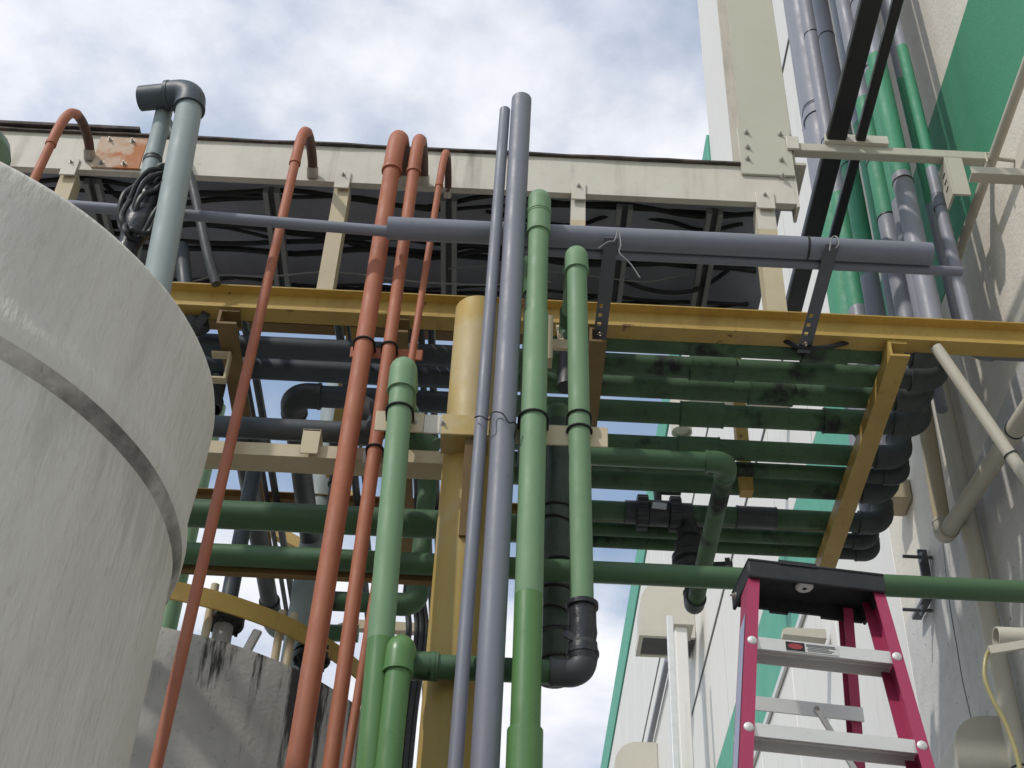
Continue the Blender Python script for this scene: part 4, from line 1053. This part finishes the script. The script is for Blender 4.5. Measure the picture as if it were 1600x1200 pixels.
# rear rails
for sgn in (-1, 1):
    x = .03 if sgn < 0 else wcap - .042
    sp = .085
    p0 = LP(x, dcap - .03, ZC + .03); p1 = LP(x + sgn * sp * ZC * .55, dcap - .03 + .30 * ZC * .9, 0)
    channel(p0, p1, .026, .045, sgn, 'rear_rail', 'pink', lad)
    rails[sgn * 2] = (p0, p1)
for i in range(8):
    h = .245 + .30 * i
    z = ZC - h
    if z < .15: break
    f_ = (ZC + .03 - z) / (ZC + .03)
    a = rails[-2][0].lerp(rails[-2][1], f_); b = rails[2][0].lerp(rails[2][1], f_)
    G().bar(a - u * .004 - bk * .004, b + u * .004 - bk * .004, .004, .040).out('rear_brace', 'alu', lad, smooth=False)
    if i < 3:
        f2 = (ZC + .03 - z + .19) / (ZC + .03)
        c = rails[2][0].lerp(rails[2][1], f2); d_ = rails[-2][0].lerp(rails[-2][1], f2)
        G().bar(a.lerp(b, .62) - bk * .009, c - bk * .009, .004, .020).out('diagonal_brace', 'alu', lad, smooth=False)
        bolt(a.lerp(b, .62) - bk * .010, lad, axis=-bk, sc=.5); bolt(a.lerp(b, .04) - bk * .007, lad, axis=-bk, sc=.5)
# spreader bars
for sgn in (-1, 1):
    f_ = .42
    a = rails[sgn][0].lerp(rails[sgn][1], f_) + bk * .06; b = rails[sgn * 2][0].lerp(rails[sgn * 2][1], f_)
    G().bar(a, b, .004, .028).out('spreader', 'alu', lad, smooth=False)
bolt(LP(-.001, dcap * .75, ZC + .02), lad, axis=-u, sc=.7)

# ------------------------------------------------------------------ wall bar, brackets and black square tubes
YBR = 4.5
z0 = S(1300, 236, Y=YBR).z
wb = thing('wall_strut', 'beige square strut from the riser column to the stucco wall', 'strut', (1.34, YBR, z0))
G().box((1.318, YBR - .02, z0 - .028), (XW - .004, YBR + .03, z0 + .028), .004).out('strut', 'cream_pipe', wb)
G().box((1.285, YBR - .034, z0 - .035), (1.345, YBR - .018, z0 + .06), .003).out('end_tab', 'cream', wb)
xk = S(1478, 255, Y=YBR).x
pr = [(xk - .012, z0 - .029), (xk + .06, z0 - .029), (xk + .06, z0 - .04), (xk, z0 - .05), (xk, z0 - .30), (xk - .012, z0 - .30)]
G().ext([(0, z0 - .029), (.075, z0 - .029), (.075, z0 - .30), (0, z0 - .30)], (xk, YBR - .02, 0), (xk, YBR - .008, 0), (1, 0, 0), (0, 0, 1)).out('knee_plate', 'cream_pipe', wb, smooth=False)
G().box((xk - .012, YBR - .02, z0 - .30), (xk - .001, YBR + .08, z0 - .029)).out('knee_plate', 'cream_pipe', wb, smooth=False)
for k in range(3):
    G().box((xk - .0135, YBR + .01, z0 - .12 - k * .05), (xk - .0122, YBR + .045, z0 - .108 - k * .05)).out('slot', 'black', wb, smooth=False)
# light plate lying on the strut under the tubes
xa, xb = S(1284, 215, Y=YBR).x, S(1382, 215, Y=YBR).x
G().box((xa, YBR - .04, z0 + .029), (xb, YBR + .028, z0 + .036)).box((xa, YBR - .04, z0 + .036), (xb, YBR - .034, z0 + .085)).out('tube_saddle', 'cream', wb, smooth=False)
for px0, px1, h, lab in ((1346, 1380, .05, 'wide black rectangular tube running overhead across the wall strut'), (1396, 1413, .04, 'narrow black rectangular tube running beside the wide one overhead')):
    zt_ = z0 + .037
    a, b = S(px0, 0, Z=zt_), S(px1, 0, Z=zt_)
    tag(G().box((a.x, -1.0, zt_), (b.x, 5.78, zt_ + h), .006).out('black_tube', 'black_tube'), lab, 'duct', 'black rectangular tubes overhead')
# beige conduit along the wall and its bracket arm
zr = 6.96
t = thing('wall_conduit', 'beige round conduit running along the wall at the green stripe', 'conduit', (2.2, 3, zr))
G().tube([(2.2, 1.0, zr), (2.2, 4.95, zr)], .024, 16).out('pipe', 'cream_pipe', t)
for yy in (3.2, 4.30):
    G().tube([(2.2, yy, zr), (XW - .004, yy, zr - .01)], .010, 8).tube([(2.17, yy, zr - .03), (2.17, yy, zr + .03), (2.2, yy, zr + .034), (2.23, yy, zr + .02)], .006, 8).out('clamp', 'cream_pipe', t)
a = S(1517, 263, Y=4.05)
t = thing('bracket_arm', 'beige folded steel arm sticking out of the wall below the conduit', 'bracket', (XW, 4.05, a.z))
G().ext([(0, 0), (.055, 0), (.055, .006), (.006, .006), (.006, .045), (0, .045)], (a.x, 4.05, a.z - .03), (XW - .004, 4.05, a.z - .03), (0, 1, 0), (0, 0, 1)).out('arm', 'cream_pipe', t, smooth=False)
G().box((XW - .05, 4.02, a.z - .42), (XW - .005, 4.13, a.z - .034)).out('wall_plate', 'cream_pipe', t, smooth=False)
G().tube(soft([(2.20, 4.10, a.z + .02), (2.22, 4.13, a.z - .06), (2.21, 4.13, a.z - .14), (2.23, 4.15, a.z - .22)], 4), .006, 8).out('rope_tail', 'wire_grey', t)
# knee brace from the yellow beam to the wall
a, b = S(1463, 543, Y=4.53), S(1640, 800, Y=4.53)
dv = (b - a); b = a + dv * ((XW - .03 - a.x) / dv.x)
t = thing('knee_brace', 'pale round brace sloping down from the yellow beam to the stucco wall', 'brace', b)
G().tube([a, b], .026, 18).out('pipe', 'cream_pipe', t)
G().tube([a + dv.normalized() * .62, a + dv.normalized() * .625], .030, 18).out('tie_wire', 'wire_black', t)
# beige pipe on the wall with the low elbow
p_el = S(1475, 832, X=2.17); p_up = S(1448, 650, X=2.17); p_rt = S(1640, 590, X=2.17)
pipe_run('beige_pipe', 'beige pipe dropping behind the rack elbows, with a sharp elbow rising along the wall', 'pipe', [(2.17, p_up.y, 6.9), (2.17, p_el.y, p_el.z - .02), (2.17, p_rt.y, p_rt.z), (XW - .004, p_rt.y - .02, p_rt.z)], .042, ['cream_tan', 'cream_pipe', 'cream_pipe'], ['cream_pipe', 'cream_pipe'], bend=.9, sock=1.2, joints=[(1, .72)])
q = S(1538, 930, X=2.24)
tag(pipe_run('beige_pipe', 'beige downpipe on the stucco wall behind the ladder side, down to the ground', 'pipe', [(2.24, q.y, 0), (2.24, q.y, 6.9)], .045, 'cream_pipe', joints=[(0, .655)]), 'beige downpipe fixed flat on the stucco wall, with a yellow hose in front', 'pipe')
a = S(1556, 997, Y=4.3)
pipe_run('open_pipe', 'open-ended beige pipe stub sticking out of the wall at the frame edge', 'pipe', [(a.x, 4.3, a.z), (XW - .004, 4.3, a.z)], .040, 'cream_pipe', open_ends=True)
tag(G().bar(S(1546, 1016, Y=4.22), (XW - .004, 4.22, S(1600, 1000, Y=4.22).z + .10), .012, .03).out('strap', 'cream_pipe'), 'flat beige strap holding the open pipe stub to the wall', 'strap')
cable('yellow_hose', 'clear yellow hose hanging down from the open pipe stub', [S(1546, 1015, Y=4.24), S(1540, 1030, Y=4.24), S(1539, 1060, Y=4.24), S(1552, 1095, Y=4.24), S(1573, 1135, Y=4.24), S(1590, 1185, Y=4.24), S(1596, 1240, Y=4.24), S(1590, 1400, Y=4.24), S(1585, 1700, Y=4.24)], .008, 'hose', cat='hose', n=10)
cable('hanging_wire', 'thin pale wire running down the stucco wall beside the ladder', [S(1473, 845, X=2.27), S(1482, 930, X=2.27), S(1495, 1010, X=2.27), S(1505, 1068, X=2.27), S(1520, 1135, X=2.27), S(1530, 1200, X=2.27), S(1545, 1300, X=2.27)], .003, 'wire_grey', cat='wire')
# rounded vent box on the wall, low
a, b = S(1450, 1120, X=XW), S(1565, 1108, X=XW)
y0_, y1_ = b.y, a.y
zt_ = S(1510, 1108, X=XW - .18).z
t = thing('vent_hood', 'rounded beige vent box low on the stucco wall behind the ladder', 'vent', (XW, (y0_ + y1_) / 2, zt_ - .9))
pr = [(0, -.9), (0, 0), (-.08, 0)] + [(-.08 - .16 * math.sin(math.pi / 2 * i / 7), -.16 * (1 - math.cos(math.pi / 2 * i / 7))) for i in range(1, 8)] + [(-.24, -.9)]
G().ext(pr, (XW - .004, y0_, zt_), (XW - .004, y1_, zt_), (1, 0, 0), (0, 0, 1)).out('hood_shell', 'hood', t)
# anchor bars with studs
for k, (q0, q1, ps) in enumerate((((1440, 860), (1448, 905), (1428, 870)), ((1452, 928), (1432, 966), (1428, 953)))):
    a, b = S(*q0, X=2.265), S(*q1, X=2.265)
    t = thing('anchor_bar', ['dark anchor bar with a stud above the green header by the ladder', 'dark anchor bar with a stud below the green header by the ladder'][k], 'bracket', b)
    G().bar(a, b, .02, .05, up=(1, 0, 0)).out('bar', 'slotted', t, smooth=False)
    c = S(*ps, X=2.2)
    G().tube([(2.14, c.y, c.z), (XW - .004, c.y, c.z)], .010, 10).tube([(2.235, c.y, c.z), (2.25, c.y, c.z)], .028, 14).out('stud', 'slotted', t)
a = S(1402, 783, X=2.24)
tag(G().box((2.16, a.y - .10, a.z - .05), (XW - .004, a.y + .08, a.z + .09), .004).out('junction_box', 'cream_tan'), 'small beige box on the white wall under the rack elbows', 'box')
a = S(1300, 998, X=XW)
tag(G().ext([(0, 0), (-.30, .02), (-.30, .06), (-.27, .075), (0, .075)], (XW - .035, a.y, a.z), (XW - .035, a.y + .09, a.z), (1, 0, 0), (0, 0, 1)).out('wall_ledge', 'cream_pipe', smooth=False), 'small beige folded bracket on the far wall seen between the ladder steps', 'bracket')
